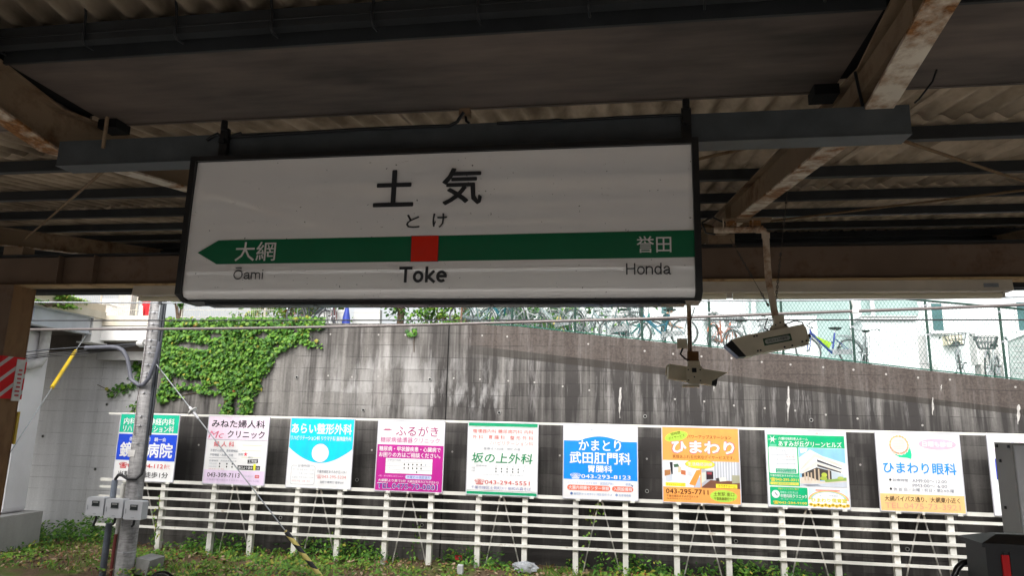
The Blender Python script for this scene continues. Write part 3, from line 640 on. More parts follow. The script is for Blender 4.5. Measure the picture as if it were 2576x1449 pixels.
# far camera
Yd=8.2; s2=thing('security_camera','smaller beige security camera with pointed sun shield, hung on a straight pole below the sign','camera',(.8,Yd,3.9))
px=at(1733,800,Yd).x
m=MB(); m.tube([(px,Yd,zr(Yd)-.2),(px,Yd,at(1736,885,Yd).z)],.026,10,PIPE); m.build('mount_pipe',None,s2)
m=MB(); m.box(px-.15,px+.2,Yd-.05,Yd+.05,zr(Yd)-.215,zr(Yd)-.2005,RAFT); m.build('rafter_clamp',None,s2)
m=MB(); zz=at(1736,885,Yd).z; m.box(px-.03,px+.09,Yd-.05,Yd+.05,zz-.11,zz,rusty('rusty_sleeve',(.2,.1,.04),(.13,.05,.015),.8,20)); m.build('sleeve',None,s2)
m=MB(); m.box(px-.03,px+.1,Yd-.055,Yd+.055,zz-.2,zz-.111,CAMB); m.rbox(px-.06,px+.12,Yd-.16,Yd-.13,zz-.38,zz-.17,.04,CAMB); m.box(px-.1,px+.08,Yd-.15,Yd-.02,zz-.41,zz-.385,CAMB)
for a_,b_ in ((-.04,-.34),(.09,-.34),(-.04,-.22),(.09,-.22),(.025,-.3)): m.obox((px+a_,Yd-.163,zz+b_),(.007,0,0),(0,.003,0),(0,0,.007),BLACKP)
m.box(px-.001,px,Yd-.15,Yd-.149,zz-.3,zz-.299,CAMB); m.box(px+.0,px+.05,Yd-.164,Yd-.161,zz-.25,zz-.2,BLACKP); m.build('pivot_bracket',None,s2)
c2=V((px-.02,Yd,zz-.275)); ax2=V((math.cos(.13),.1,-math.sin(.13))).normalized(); ay2=V((-.1,1,0)).normalized(); az2=ax2.cross(ay2).normalized()
def L2(a,b,c): return c2+ax2*a+ay2*b+az2*c
m=MB(); m.hexa([L2(*p) for p in [(-.24,-.07,-.075),(.25,-.07,-.075),(.25,.07,-.075),(-.24,.07,-.075),(-.24,-.07,.065),(.25,-.07,.065),(.25,.07,.065),(-.24,.07,.065)]],CAMB); m.build('housing',None,s2)
m=MB()
for b in (-.1,.1): m.prism([L2(-.25,b,.085),L2(.40,b,.085),L2(.25,b,-.03),L2(-.25,b,-.02)],ay2*.004,CAMB)
m.hexa([L2(*p) for p in [(-.25,-.1,.086),(.41,-.1,.086),(.41,.104,.086),(-.25,.104,.086),(-.25,-.1,.09),(.41,-.1,.09),(.41,.104,.09),(-.25,.104,.09)]],CAMB); m.build('sun_shield',None,s2)
m=MB(); m.tube([L2(.251,0,-.01),L2(.31,0,-.01)],[.062,.07],12,BLACKP); m.build('lens_hood',None,s2)
m=MB(); qz=at(1716,864,Yd); m.box(qz.x-.06,qz.x+.05,Yd-.05,Yd+.03,qz.z-.06,qz.z+.05,CAMB); m.build('connection_box',None,s2)
m=MB(); m.tube([(qz.x-.0,Yd-.03,qz.z-.06),(qz.x-.03,Yd-.05,qz.z-.13),(qz.x+.02,Yd-.05,qz.z-.18),(px,Yd-.04,zz-.12)],.012,6,BLACKP); m.tube([(px+.06,Yd-.03,at(1745,775,Yd).z),(px+.01,Yd-.03,at(1738,810,Yd).z),(px,Yd-.03,zz)],.006,6,BLACKP); m.build('cable',None,s2)
# ================================================================== advertising boards on the wall-side fence
B=[]
for (x0,x1) in ((-11.625,-10.09),(-9.37,-7.86),(0,0),(-5.30,-3.77),(-3.265,-1.725),(-1.20,.36),(0,0),(2.90,4.455),(4.99,6.54),(7.02,8.55)): B.append([x0,x1])
B[2]=[-7.36,-5.835]; B[6]=[.84,2.395]
ZTOP,ZBOT=1.63,.105
bf=thing('billboard_fence','long cream white steel fence of posts and rails holding the row of boards','fence',(-1.5,BY,GROUND))
for x0,x1 in B:
    for x in (x0+.27,x1-.27):
        m=MB(); m.rbox(x-.055,x+.055,BY+.07,BY+.18,GROUND-.1,1.6,.012,WPAINT); m.build('post',None,bf)
    xc=(x0+x1)/2; bm=MB()
    for s,xf in ((-1,x0+.40),(1,x1-.36)):
        m=MB(); m.tube([(xc+s*.03,BY+.1,.08),(xf,BY+.3,GROUND-.05)],.015,6,M('stay_pale_steel',(.55,.53,.5),.5,.1)); m.tube([(xc+s*.03,BY+.098,.08),(xc+s*.075,BY+.12,-.05)],.02,6,M('stay_clamp',(.4,.36,.3),.7)); m.build('stay',None,bf)
    for x in (x0+.32,xc,x1-.12): m=MB(); m.obox((x,BY-.012,ZBOT-.01),(.045 if x!=xc else .022,0,0),(0,.008,0),(0,0,.022),WPAINT); m.build('board_clip',None,bf)
for z,h in ((1.625,.05),(.115,.07),(-.045,.053),(-.255,.053),(-.465,.053),(-.675,.053),(-.885,.053)):
    m=MB(); m.rbox(-11.95,8.9,BY+.022,BY+.068,z-h/2,z+h/2,.01,WPAINT); m.build('rail',None,bf)
WH=M('board_white',(.79,.79,.79),.4,0,.09,2.2); ALU=M('board_alu_edge',(.60,.60,.66),.4,.2,.08,5)
def ink(h):
    k='ink_'+h.strip('#')
    if k not in _MC:
        t=NT(k,.4,0,.4); p=t.pos(); c=hx(h); f=t.noise(t.scale(p,(7,1,.9)),1,4,.6); g=t.noise(p,3,3); lum=sum(c)/3
        t.col(t.mix(t.rng(t.math('ADD',t.math('MULTIPLY',f,.6),t.math('MULTIPLY',g,.4)),.38,.66),tuple(a*.84+.03*lum for a in c),dk(c,1.03))); _MC[k]=t.m
    return _MC[k]
def board(i,label,bg=None):
    x0,x1=B[i]; t=thing('advertising_board',label,'signboard',((x0+x1)/2,BY,ZBOT),'advertising boards on the wall-side fence')
    fr=(x0+.02,x1-.02,ZTOP-.02,ZBOT+.02,BY-.001)
    m=MB(); m.box(x0+.015,x1-.015,BY,BY+.02,ZBOT+.015,ZTOP-.015,bg or WH); m.build('panel',None,t)
    m=MB(); m.box(x0,x0+.0148,BY-.006,BY+.021,ZBOT,ZTOP,ALU); m.box(x1-.0148,x1,BY-.006,BY+.021,ZBOT,ZTOP,ALU); m.box(x0+.0149,x1-.0149,BY-.006,BY+.021,ZTOP-.0148,ZTOP,ALU); m.box(x0+.0149,x1-.0149,BY-.006,BY+.021,ZBOT,ZBOT+.0148,ALU); m.build('edge_trim',None,t)
    return t,fr
Wt=WH; K=ink('#16161c'); GR=ink('#7d8292'); LG=ink('#b9bfc8')
def dots(a,fr,us,v,m,r=.008):
    for u in us: oval(a,fr,u,v,r,r*1.25,m,3,0,10)
def fin(a,l,t): a.build('artwork',None,t); l.build('lettering',None,t)
# 1
t,fr=board(0,'green, blue and white hospital board partly hidden by the concrete pole'); a=MB();l=GL()
rect(a,fr,0,1,0,.275,ink('#00bd97')); rect(a,fr,0,1,.30,.70,ink('#0b47d6'))
letter(l,'内科・脳神経内科',fr,.06,.93,.05,.155,Wt,3,.02); letter(l,'リハビリテーション科',fr,.06,.93,.165,.265,Wt,3,.02)
letter(l,'医療法人社団',fr,.2,.55,.345,.405,Wt,3,.01); letter(l,'鏡一会',fr,.62,.82,.345,.405,Wt,3,.01)
letter(l,'鏡戸病院',fr,.05,.95,.425,.655,Wt,3,.032)
letter(l,'☎043-294-1121',fr,.07,.86,.735,.825,ink('#d8333a'),3,.02); letter(l,'代',fr,.87,.94,.75,.82,ink('#e8a0a4'),3); letter(l,'当駅南口徒歩1分',fr,.07,.92,.865,.955,K,3,.012); fin(a,l,t)
# 2
t,fr=board(1,'pale pink and lavender clinic board with a red star on its small map'); a=MB();l=GL()
rect(a,fr,0,1,0,.345,ink('#f3dff0')); rect(a,fr,0,1,.345,.35,GR,1.5); rect(a,fr,0,1,.80,1,ink('#e6d3ec'))
letter(l,'みねた婦人科',fr,.05,.94,.045,.165,K,3,.022); letter(l,'Mc',fr,.03,.27,.22,.325,ink('#e0708c'),3,0,0,.35); letter(l,'クリニック',fr,.33,.95,.205,.32,K,3,.022)
letter(l,'婦 人 科',fr,.12,.46,.375,.455,ink('#dd3344'),3,.01); letter(l,'子宮がん検診　更年期相談',fr,.07,.53,.49,.53,GR,3); letter(l,'不妊相談・治療　分娩',fr,.07,.46,.555,.595,GR,3)
rect(a,fr,.06,.52,.618,.622,GR,1.5); letter(l,'診療時間　月火水木金土日',fr,.07,.52,.65,.675,GR,3); letter(l,'9:00-12:00',fr,.07,.2,.695,.718,LG,3); letter(l,'3:00-6:00',fr,.07,.2,.74,.762,LG,3)
dots(a,fr,(.25,.37,.46),.705,K,.011); dots(a,fr,(.25,.37,.46),.748,K,.011); letter(l,'休診日 木・日・祝日',fr,.07,.33,.775,.795,ink('#e0a0a8'),3)
for v in (.42,.5,.6): rect(a,fr,.6,.92,v,v+.004,ink('#c9cf86'),1.5)
pts=[]
for k in range(10): r=.036 if k%2==0 else .015; pts.append((.665+r*math.sin(k*math.pi/5),.555-r*math.cos(k*math.pi/5)))
flat(a,fr,pts,ink('#ee3048'),3); letter(l,'当院',fr,.545,.625,.54,.575,GR,3); letter(l,'南口',fr,.71,.78,.585,.615,GR,3)
flat(a,fr,[(.705,.635),(.875,.618),(.88,.68),(.71,.692)],K,2); letter(l,'土気駅',fr,.72,.865,.632,.68,Wt,3,.012,3)
flat(a,fr,[(.55,.722),(.92,.722),(.92,.785),(.55,.785)],K,2); letter(l,'南口より徒歩',fr,.565,.80,.735,.775,Wt,3,.015); letter(l,'1',fr,.81,.85,.695,.785,ink('#e8e83a'),4,.03); letter(l,'分',fr,.86,.91,.735,.78,Wt,3,.015)
letter(l,'043-309-7113',fr,.06,.60,.84,.905,K,3,.012); letter(l,'みねた婦人科',fr,.65,.82,.865,.89,LG,3); rect(a,fr,.85,.92,.855,.9,ink('#d84a50'),2); letter(l,'検索',fr,.86,.91,.865,.89,Wt,3); letter(l,'千葉県千葉市緑区あすみが丘1-20-1 東栄ビル2階',fr,.06,.92,.93,.958,ink('#b9a3c4'),3); fin(a,l,t)
# 3
t,fr=board(2,'cyan clinic board with a curved lower edge and an empty white disc'); a=MB();l=GL(); CY=ink('#00cdf2')
flat(a,fr,[(0,0),(1,0)]+[(1-i/20,.43+.215*math.sin(math.pi*(i/20))**.9) for i in range(21)],CY)
oval(a,fr,.5,.50,.135,.135,Wt,2); oval(a,fr,.5,.50,.14,.14,ink('#0a9fc4'),1.5)
letter(l,'あらい整形外科',fr,.015,.975,.065,.225,Wt,3,.03); letter(l,'リハビリテーション科 リウマチ科 脳神経外科',fr,.015,.975,.25,.32,Wt,3,.016)
pill(a,fr,.06,.44,.69,.965,GR,1.2,.03); pill(a,fr,.0635,.4365,.6935,.9615,Wt,2,.028); rect(a,fr,.15,.36,.68,.71,Wt,2.5)
letter(l,'診療時間',fr,.165,.35,.675,.712,GR,3.5); letter(l,'平　日 午前 9:00〜12:30',fr,.09,.42,.735,.765,LG,3); letter(l,'午後 3:00〜6:00',fr,.18,.42,.79,.82,LG,3); letter(l,'土曜日 午前 9:00〜12:30',fr,.08,.42,.845,.875,LG,3); letter(l,'休診日 木曜・日曜・祝日',fr,.08,.37,.90,.928,ink('#e0b0b8'),3)
letter(l,'千葉市緑区あすみが丘1-19-1',fr,.47,.93,.745,.79,GR,3); letter(l,'☎043-295-5234',fr,.47,.93,.81,.87,ink('#dc8f8f'),3); letter(l,'当駅下車南口 徒歩2分',fr,.53,.9,.90,.935,GR,3); fin(a,l,t)
# 4
t,fr=board(3,'white and magenta clinic board with a timetable and navy telephone number'); a=MB();l=GL(); MG=ink('#bd2092'); PU=ink('#a83a78')
rect(a,fr,0,1,.345,1,MG)
oval(a,fr,.14,.125,.07,.018,PU,2); oval(a,fr,.14,.118,.066,.017,Wt,2.5); flat(a,fr,[(.095,.12),(.1,.07),(.135,.055),(.175,.07),(.185,.12)],LG,2.6); flat(a,fr,[(.1,.115),(.104,.074),(.135,.061),(.172,.074),(.18,.115)],Wt,2.8); flat(a,fr,[(.095,.12),(.185,.12),(.183,.133),(.097,.133)],ink('#c8557c'),3)
letter(l,'ふるがき',fr,.27,.915,.07,.215,PU,3,.008); letter(l,'糖尿病循環器クリニック',fr,.04,.94,.235,.315,ink('#c96a9f'),3,.006)
letter(l,'糖尿病・甲状腺疾患・心臓病で',fr,.03,.96,.37,.44,Wt,3,.018); letter(l,'お困りの方はご相談ください。',fr,.03,.96,.455,.525,Wt,3,.018)
rect(a,fr,.14,.845,.54,.755,Wt,2)
for v in (.595,.648,.702): rect(a,fr,.14,.845,v,v+.003,GR,2.5)
letter(l,'診療受付時間',fr,.165,.37,.555,.582,GR,3); letter(l,'月　火　水　木　金　土　日',fr,.41,.82,.557,.58,LG,3)
for v,s in ((.612,'午前 9:00〜12:30'),(.665,'午後 3:00〜5:30'),(.718,'夜間 5:00〜8:00')): letter(l,s,fr,.16,.37,v,v+.025,LG,3)
dots(a,fr,(.425,.488,.552,.615,.68),.624,K,.0105); dots(a,fr,(.425,.488,.552,.615,.68),.676,K,.0105); dots(a,fr,(.615,),.729,K,.0105); dots(a,fr,(.745,),.624,LG,.012)
letter(l,'※第2・第4土曜日は受付12:00まで',fr,.04,.44,.783,.808,ink('#f3b8e2'),3); pill(a,fr,.45,.84,.775,.828,ink('#c9d4f2'),2,.018); letter(l,'木曜のみ夜診あり',fr,.47,.82,.782,.82,ink('#3a4aa8'),3)
letter(l,'大網駅より車で3分',fr,.04,.46,.838,.878,Wt,3,.02); letter(l,'大網白里市みどりが丘3-12',fr,.48,.95,.845,.88,Wt,3,.012)
letter(l,'TEL.0475-70-0801',fr,.027,.938,.892,.976,Wt,1.6,.045); letter(l,'TEL.0475-70-0801',fr,.033,.932,.899,.969,ink('#25309c'),3.4,.004); fin(a,l,t)
# 5
t,fr=board(4,'white clinic board with green top and bottom bands and brush-style green name'); a=MB();l=GL(); GN=ink('#0f9f6e'); RD=ink('#e0837c')
rect(a,fr,0,1,0,.045,GN); rect(a,fr,0,1,.962,1,GN)
for v in (.053,.945): rect(a,fr,0,1,v,v+.004,ink('#2b6a52'),1.5)
letter(l,'循環器内科 糖尿病内科 内科',fr,.06,.94,.085,.145,RD,3,.008); letter(l,'外 科　胃 腸 科　整 形 外 科',fr,.06,.94,.17,.23,RD,3,.008); letter(l,'リハビリテーション科',fr,.30,.94,.25,.31,RD,3)
letter(l,'医療法人社団　明仁の会',fr,.23,.76,.345,.38,GR,3); letter(l,'坂の上外科',fr,.06,.94,.42,.565,ink('#1d8a57'),3,.02,0,.12)
for v in (.585,.623,.66,.70): rect(a,fr,.04,.95,v,v+.002,LG,1.5)
letter(l,'診療時間',fr,.13,.28,.595,.615,GR,3); letter(l,'月　火　水　木　金　土　日',fr,.40,.92,.595,.614,LG,3); letter(l,'午前',fr,.06,.11,.632,.65,GR,3); letter(l,'午後',fr,.06,.11,.668,.688,GR,3)
dots(a,fr,(.415,.495,.575,.655,.735),.641,ink('#2f4a4a'),.0095); dots(a,fr,(.415,.495,.575,.655,.735),.68,ink('#2f4a4a'),.0095); dots(a,fr,(.81,),.66,GR,.006)
letter(l,'休診日 日曜・祝日 第2土曜日',fr,.23,.8,.715,.735,LG,3); letter(l,'☎043-294-5551',fr,.11,.90,.79,.87,ink('#d5544e'),3,.006); letter(l,'千葉市緑区土気町311 昭和の森そば',fr,.06,.92,.885,.93,ink('#7d86ba'),3); fin(a,l,t)
# 6
t,fr=board(5,'white and bright blue clinic board with a domed blue field and large white name'); a=MB();l=GL(); BL=ink('#0d8cf0')
flat(a,fr,[(0,.215)]+[(.2+.59*i/16,.215-.066*math.sin(math.pi*i/16)) for i in range(17)]+[(1,.215),(1,.745),(0,.745)],BL)
letter(l,'かまとり',fr,.205,.785,.20,.35,Wt,3,.024); letter(l,'武田肛門科',fr,.08,.915,.365,.53,Wt,3,.028); letter(l,'胃腸科',fr,.335,.665,.545,.645,Wt,3,.03); letter(l,'☎043-293-8123',fr,.09,.91,.662,.74,Wt,3,.018)
for i in range(9): letter(l,'インターチェンジ駅近'[i],fr,.1+.09*i,.13+.09*i,.13-.09*math.sin(math.pi*(i+.5)/9),.155-.09*math.sin(math.pi*(i+.5)/9),LG,3)
letter(l,'インターネットで空きを検索',fr,.05,.46,.775,.81,ink('#a9c2e4'),3); letter(l,'武田肛門科',fr,.5,.68,.775,.81,ink('#7ba0d8'),3); letter(l,'検索',fr,.84,.91,.775,.81,ink('#7ba0d8'),3); flat(a,fr,[(.91,.79),(.945,.81),(.93,.825)],ink('#3a5a90'),3)
pill(a,fr,.05,.635,.822,.895,ink('#ea7458'),2); pill(a,fr,.66,.945,.822,.895,ink('#ea7458'),2); letter(l,'大腸内視鏡センター併設',fr,.07,.62,.832,.885,Wt,3,.014); letter(l,'入院設備有',fr,.68,.93,.832,.885,Wt,3,.014)
oval(a,fr,.11,.94,.018,.018,ink('#4a6aa8'),2); letter(l,'鎌取駅から徒歩5分 緑区役所そば',fr,.14,.66,.925,.958,ink('#8aa4cc'),3); oval(a,fr,.72,.94,.018,.018,ink('#8aa4cc'),2); letter(l,'駐車場完備',fr,.75,.91,.925,.958,ink('#8aa4cc'),3); fin(a,l,t)
# 7
t,fr=board(6,'orange day service board with two interior pictures and bubbly white name'); a=MB();l=GL(); OR=ink('#f9a956'); LI=ink('#b6e04f'); BRN=ink('#5a2b14'); YE=ink('#f7e63c')
rect(a,fr,0,1,0,.445,OR); rect(a,fr,0,1,.80,1,OR)
oval(a,fr,.185,.12,.155,.068,LI,2,14); letter(l,'短時間',fr,.11,.24,.06,.1,BRN,3,.006,14); letter(l,'デイサービス',fr,.08,.3,.105,.15,BRN,3,.006,14)
letter(l,'パワーアップステーション',fr,.33,.91,.095,.145,BRN,3,.006); letter(l,'ひまわり',fr,.11,.955,.165,.355,ink('#e0607e'),2.5,.075); letter(l,'ひまわり',fr,.12,.945,.175,.345,Wt,3.5,.055)
letter(l,'笑顔あふれる元気なデイサービスです。',fr,.13,.94,.368,.418,BRN,3)
P=lambda pts,c,ly: flat(a,fr,pts,ink(c),ly)
P([(0,.445),(.49,.445),(.49,.80),(0,.80)],'#e9ecf2',1.2); P([(0,.65),(.49,.6),(.49,.8),(0,.8)],'#f4f5f8',1.6); P([(.09,.47),(.13,.47),(.13,.63),(.11,.64)],'#2a2b30',2); P([(.02,.58),(.1,.57),(.1,.64),(.02,.66)],'#b27a4a',2); P([(.14,.5),(.2,.49),(.22,.53),(.15,.54)],'#4a6a50',2); P([(.23,.57),(.3,.58),(.3,.64),(.24,.63)],'#c9744a',2)
P([(.34,.76),(.44,.57),(.49,.56),(.49,.62),(.42,.78)],'#f09a44',2.2); P([(.42,.68),(.49,.66),(.49,.8),(.4,.8)],'#b9c2d4',2); P([(.32,.58),(.4,.6),(.38,.66),(.31,.64)],'#d5d8de',2); P([(.03,.66),(.12,.63),(.13,.72),(.04,.74)],'#cdd3de',2); P([(.2,.53),(.24,.53),(.24,.6),(.2,.61)],'#e2c9a4',2.1)
P([(.505,.445),(1,.445),(1,.80),(.505,.80)],'#b9bcc4',1.2)
for k in range(9): P([(.66+k*.036,.445),(.676+k*.036,.445),(.674+k*.036,.70),(.66+k*.036,.70)],'#d9dce2',1.6)
P([(.505,.79),(.62,.695),(1,.70),(1,.80),(.505,.80)],'#7a5140',1.8); P([(.55,.46),(.66,.48),(.66,.56),(.55,.56)],'#e9efe9',2); P([(.57,.58),(.66,.58),(.66,.68),(.57,.69)],'#3a2b30',2); P([(.58,.59),(.64,.59),(.64,.62),(.58,.62)],'#a4424c',2.4); P([(.505,.6),(.56,.59),(.56,.70),(.505,.74)],'#d9ddd0',2); P([(.74,.66),(.82,.65),(.83,.7),(.74,.71)],'#eae6d8',2.2); P([(.69,.67),(.73,.66),(.74,.7),(.7,.71)],'#4a4648',2.2); P([(.9,.62),(1,.62),(1,.72),(.9,.73)],'#a9a88e',2.2); P([(.49,.445),(.505,.445),(.505,.80),(.49,.80)],'#f9a956',2.5)
oval(a,fr,.49,.488,.195,.062,ink('#8a7a20'),3); oval(a,fr,.49,.488,.19,.058,YE,3.6); letter(l,'生活機能訓練',fr,.33,.65,.463,.513,K,4.6,.022); letter(l,'生活機能訓練',fr,.33,.65,.463,.513,Wt,5.4,.004)
rect(a,fr,.03,.295,.742,.792,YE,3); rect(a,fr,.69,.965,.742,.795,YE,3); letter(l,'マシントレーニング',fr,.045,.28,.752,.782,BRN,4); letter(l,'カラオケルーム',fr,.72,.94,.752,.786,BRN,4)
letter(l,'043-295-7711',fr,.035,.59,.825,.89,ink('#3a0d10'),3,.018); letter(l,'千葉市緑区あすみが丘3-1-19',fr,.04,.455,.905,.935,BRN,3); letter(l,'(株)あすみが丘グリーンヒルズ',fr,.04,.36,.945,.968,BRN,3)
oval(a,fr,.785,.9,.175,.08,LI,2); letter(l,'土気駅 南口',fr,.655,.92,.85,.90,BRN,3,.004); letter(l,'千葉興業銀行ウラ',fr,.66,.92,.915,.955,BRN,3,.004); fin(a,l,t)
# 8
t,fr=board(7,'green and white care home board with a picture of a low white building'); a=MB();l=GL(); GE=ink('#07b377'); P=lambda pts,c,ly: flat(a,fr,pts,ink(c),ly)
letter(l,'この街とともに安心して暮らす',fr,.17,.75,.018,.048,ink('#e8bcb4'),3); rect(a,fr,.015,.985,.062,.735,GE,1); rect(a,fr,.40,.985,.225,.735,Wt,1.5)
pts=[]
for k in range(12): r=.064 if k%2==0 else .016; pts.append((.08+r*math.sin(k*math.pi/6+.5),.125-r*.95*math.cos(k*math.pi/6+.5)))
flat(a,fr,pts,Wt,2); 
for k in range(3): rect(a,fr,.04,.13,.19+.012*k,.197+.012*k,ink('#8fd8bd'),2)
letter(l,'介護付有料老人ホーム',fr,.155,.53,.093,.133,Wt,3,.01); letter(l,'あすみが丘グリーンヒルズ',fr,.155,.95,.142,.215,Wt,3,.02)
pill(a,fr,.025,.385,.225,.572,Wt,2,.015)
for v in (.325,.385,.44): rect(a,fr,.05,.37,v,v+.009,LG,2.5)
for u in (.13,.25,.34): rect(a,fr,u,u+.006,.27,.54,LG,2.5)
rect(a,fr,.19,.24,.265,.32,LG,2.7); rect(a,fr,.2,.23,.275,.32,Wt,3); letter(l,'至千葉',fr,.05,.14,.247,.262,GR,3); letter(l,'至大網',fr,.26,.35,.247,.262,GR,3); letter(l,'土気駅 南口',fr,.22,.37,.345,.365,ink('#e48a8a'),3)
rect(a,fr,.105,.365,.51,.565,ink('#2aa57e'),2.8); letter(l,'あすみが丘グリーンヒルズ',fr,.12,.35,.517,.535,Wt,4); letter(l,'中野内科 ひまわり保育室',fr,.12,.35,.542,.56,Wt,4)
letter(l,'千葉市緑区あすみが丘7-2-3',fr,.03,.385,.588,.618,Wt,3,.006); letter(l,'☎043-295-3311',fr,.03,.385,.63,.678,ink('#f4d94a'),3,.03); rect(a,fr,.03,.385,.688,.723,ink('#ecd85a'),2); letter(l,'介護相談受付中',fr,.06,.36,.695,.716,GE,3)
P([(.405,.228),(.983,.228),(.983,.73),(.405,.73)],'#8fc8ee',1.8); P([(.405,.36),(.55,.25),(.70,.33),(.983,.42),(.983,.60),(.405,.56)],'#e9f2f8',2.1); P([(.42,.24),(.52,.235),(.50,.28),(.43,.3)],'#f2f8fc',2.2)
P([(.42,.50),(.60,.295),(.94,.44),(.94,.475),(.61,.345),(.42,.53)],'#ded7cd',2.6); P([(.42,.53),(.61,.345),(.94,.475),(.94,.50),(.62,.40),(.42,.55)],'#f5f3f0',2.9); P([(.63,.375),(.93,.485),(.93,.50),(.63,.405)],'#4a4a50',3.2); P([(.42,.55),(.61,.405),(.94,.51),(.94,.54),(.62,.47),(.42,.57)],'#e2dcd2',3.2); P([(.63,.44),(.92,.53),(.92,.545),(.63,.47)],'#55555a',3.6); P([(.43,.57),(.62,.48),(.80,.52),(.80,.64),(.43,.66)],'#4a4440',2.8)
for u in (.46,.5,.54,.585,.635,.76): P([(u,.5 if u>.55 else .55),(u+.018,.5 if u>.55 else .55),(u+.018,.655),(u,.655)],'#c9b49c',3.8)
P([(.80,.53),(.95,.56),(.95,.62),(.80,.63)],'#c5d3dc',3.2); P([(.405,.62),(.5,.60),(.66,.66),(.983,.62),(.983,.73),(.405,.73)],'#d8cdc0',3.4); P([(.71,.64),(.983,.60),(.983,.64),(.72,.67)],'#8fae5a',4); P([(.405,.70),(.66,.69),(.983,.655),(.983,.73),(.405,.73)],'#c4cbd6',4.2); P([(.43,.71),(.62,.70),(.66,.715),(.5,.728)],'#7d828c',4.6); oval(a,fr,.71,.575,.035,.03,ink('#b9c94e'),4.4); oval(a,fr,.7,.62,.045,.025,ink('#a4b84c'),4.6); oval(a,fr,.91,.61,.04,.02,ink('#b0c060'),4.6)
pill(a,fr,.02,.49,.75,.985,GE,1,.012); letter(l,'併設クリニックのご案内',fr,.12,.38,.763,.785,ink('#e8cf58'),3); oval(a,fr,.09,.845,.05,.052,Wt,2); flat(a,fr,[(.075,.825),(.085,.82),(.115,.86),(.105,.867)],GR,3)
letter(l,'医療法人社団 徳山会',fr,.15,.37,.803,.832,ink('#bfe8d8'),3); letter(l,'中野内科クリニック',fr,.15,.48,.84,.89,Wt,3,.02); letter(l,'内科・消化器・リハビリテーション科',fr,.15,.42,.898,.915,ink('#bfe8d8'),3); letter(l,'☎043-294-9100',fr,.05,.475,.93,.975,ink('#f4d94a'),3,.03)
P([(.505,.75),(.985,.75),(.985,.985),(.505,.985)],'#d3e9f5',1); P([(.505,.86),(.56,.81),(.75,.80),(.93,.82),(.985,.87),(.985,.985),(.505,.985)],'#f7f7f2',1.5)
for k,c in enumerate(('#ee9a86','#f4d070','#b9d98a','#9cc4e8')):
    n=14; r0=.25-.012*k; P([(.745+r0*math.cos(math.pi*i/n),.90-r0*.5*math.sin(math.pi*i/n)) for i in range(n+1)]+[(.745+(r0-.012)*math.cos(math.pi*i/n),.90-(r0-.012)*.5*math.sin(math.pi*i/n)) for i in range(n,-1,-1)],c,2)
rect(a,fr,.59,.89,.765,.785,ink('#f0a08e'),3); letter(l,'1歳からの保育施設',fr,.62,.87,.83,.855,ink('#9ab0c8'),3); letter(l,'ひまわり保育室',fr,.53,.97,.875,.93,ink('#b9b830'),3,.03); letter(l,'ひまわり保育室',fr,.535,.965,.88,.925,ink('#f5e93a'),4,.012)
for k in range(11): oval(a,fr,.525+.045*k,.962+.01*(k%2),.026,.022,ink('#f2c93a'),2.5,0,10); oval(a,fr,.525+.045*k,.962+.01*(k%2),.01,.01,ink('#5a3418'),3,0,8)
fin(a,l,t)
# 9
t,fr=board(8,'white eye clinic board with a sunflower emblem and peach bottom band'); a=MB();l=GL()
rect(a,fr,0,1,.785,1,ink('#f6c886')); flat(a,fr,[(.17,.2),(.2,.27),(.27,.315),(.36,.32),(.41,.335),(.42,.28),(.41,.2),(.37,.12),(.3,.1)],ink('#1fcf98'),1.5)
for k in range(18):
    aa=2*math.pi*k/18; u,v=.275+.108*math.cos(aa),.155+.112*math.sin(aa); oval(a,fr,u,v,.024,.026,Wt,2,0,12); oval(a,fr,u,v,.014,.018,ink('#e9c98c' if v<.16 else '#f2b48e'),2.6,0,10)
oval(a,fr,.275,.155,.098,.10,Wt,3); oval(a,fr,.275,.155,.085,.088,ink('#f9ded2'),3.6)
for k in range(6): rect(a,fr,.21,.34,.10+.02*k,.104+.02*k,ink('#efbfae'),4.2)
oval(a,fr,.74,.135,.225,.07,ink('#f5b8cb'),2); letter(l,'日曜も診療',fr,.56,.92,.10,.17,Wt,3,.03)
letter(l,'ひまわり眼科',fr,.06,.94,.375,.525,ink('#1595ee'),3,.026)
oval(a,fr,.135,.608,.014,.016,K,2,0,12); letter(l,'診療時間',fr,.165,.35,.59,.628,GR,3); letter(l,'AM9:00〜12:00',fr,.40,.81,.59,.632,GR,3); letter(l,'PM3:00〜 6:00',fr,.40,.81,.652,.692,GR,3)
oval(a,fr,.135,.724,.014,.016,K,2,0,12); letter(l,'休 診 日／火曜・祝日・第2.4水曜',fr,.165,.885,.705,.748,GR,3); letter(l,'大網バイパス通り、大網東小近く',fr,.05,.945,.812,.88,K,3,.01); letter(l,'TEL.0475-73-3921',fr,.05,.945,.898,.968,ink('#eea389'),3); fin(a,l,t)
# 10
t,fr=board(9,'white board with a blue dolphin shape, mostly hidden behind the grey cabinet'); a=MB();l=GL(); NB=ink('#2a3fc0')
for r,c in ((.2,'#f2d9f0'),(.17,'#ffffff')): oval(a,fr,.22,.13,r,r*.62,ink(c),1.2 if r>.18 else 1.6)
flat(a,fr,[(.09,.18),(.12,.14),(.16,.115),(.22,.095),(.3,.085),(.335,.1),(.36,.125),(.33,.12),(.27,.135),(.2,.15),(.155,.165),(.13,.178)],NB,2.4)
rect(a,fr,.06,.95,.30,.56,NB); letter(l,'はら眼科',fr,.09,.92,.34,.52,Wt,3,.03); letter(l,'診療時間',fr,.1,.32,.60,.635,NB,3); letter(l,'大網白里市みやこ野',fr,.12,.75,.805,.85,GR,3); fin(a,l,t)
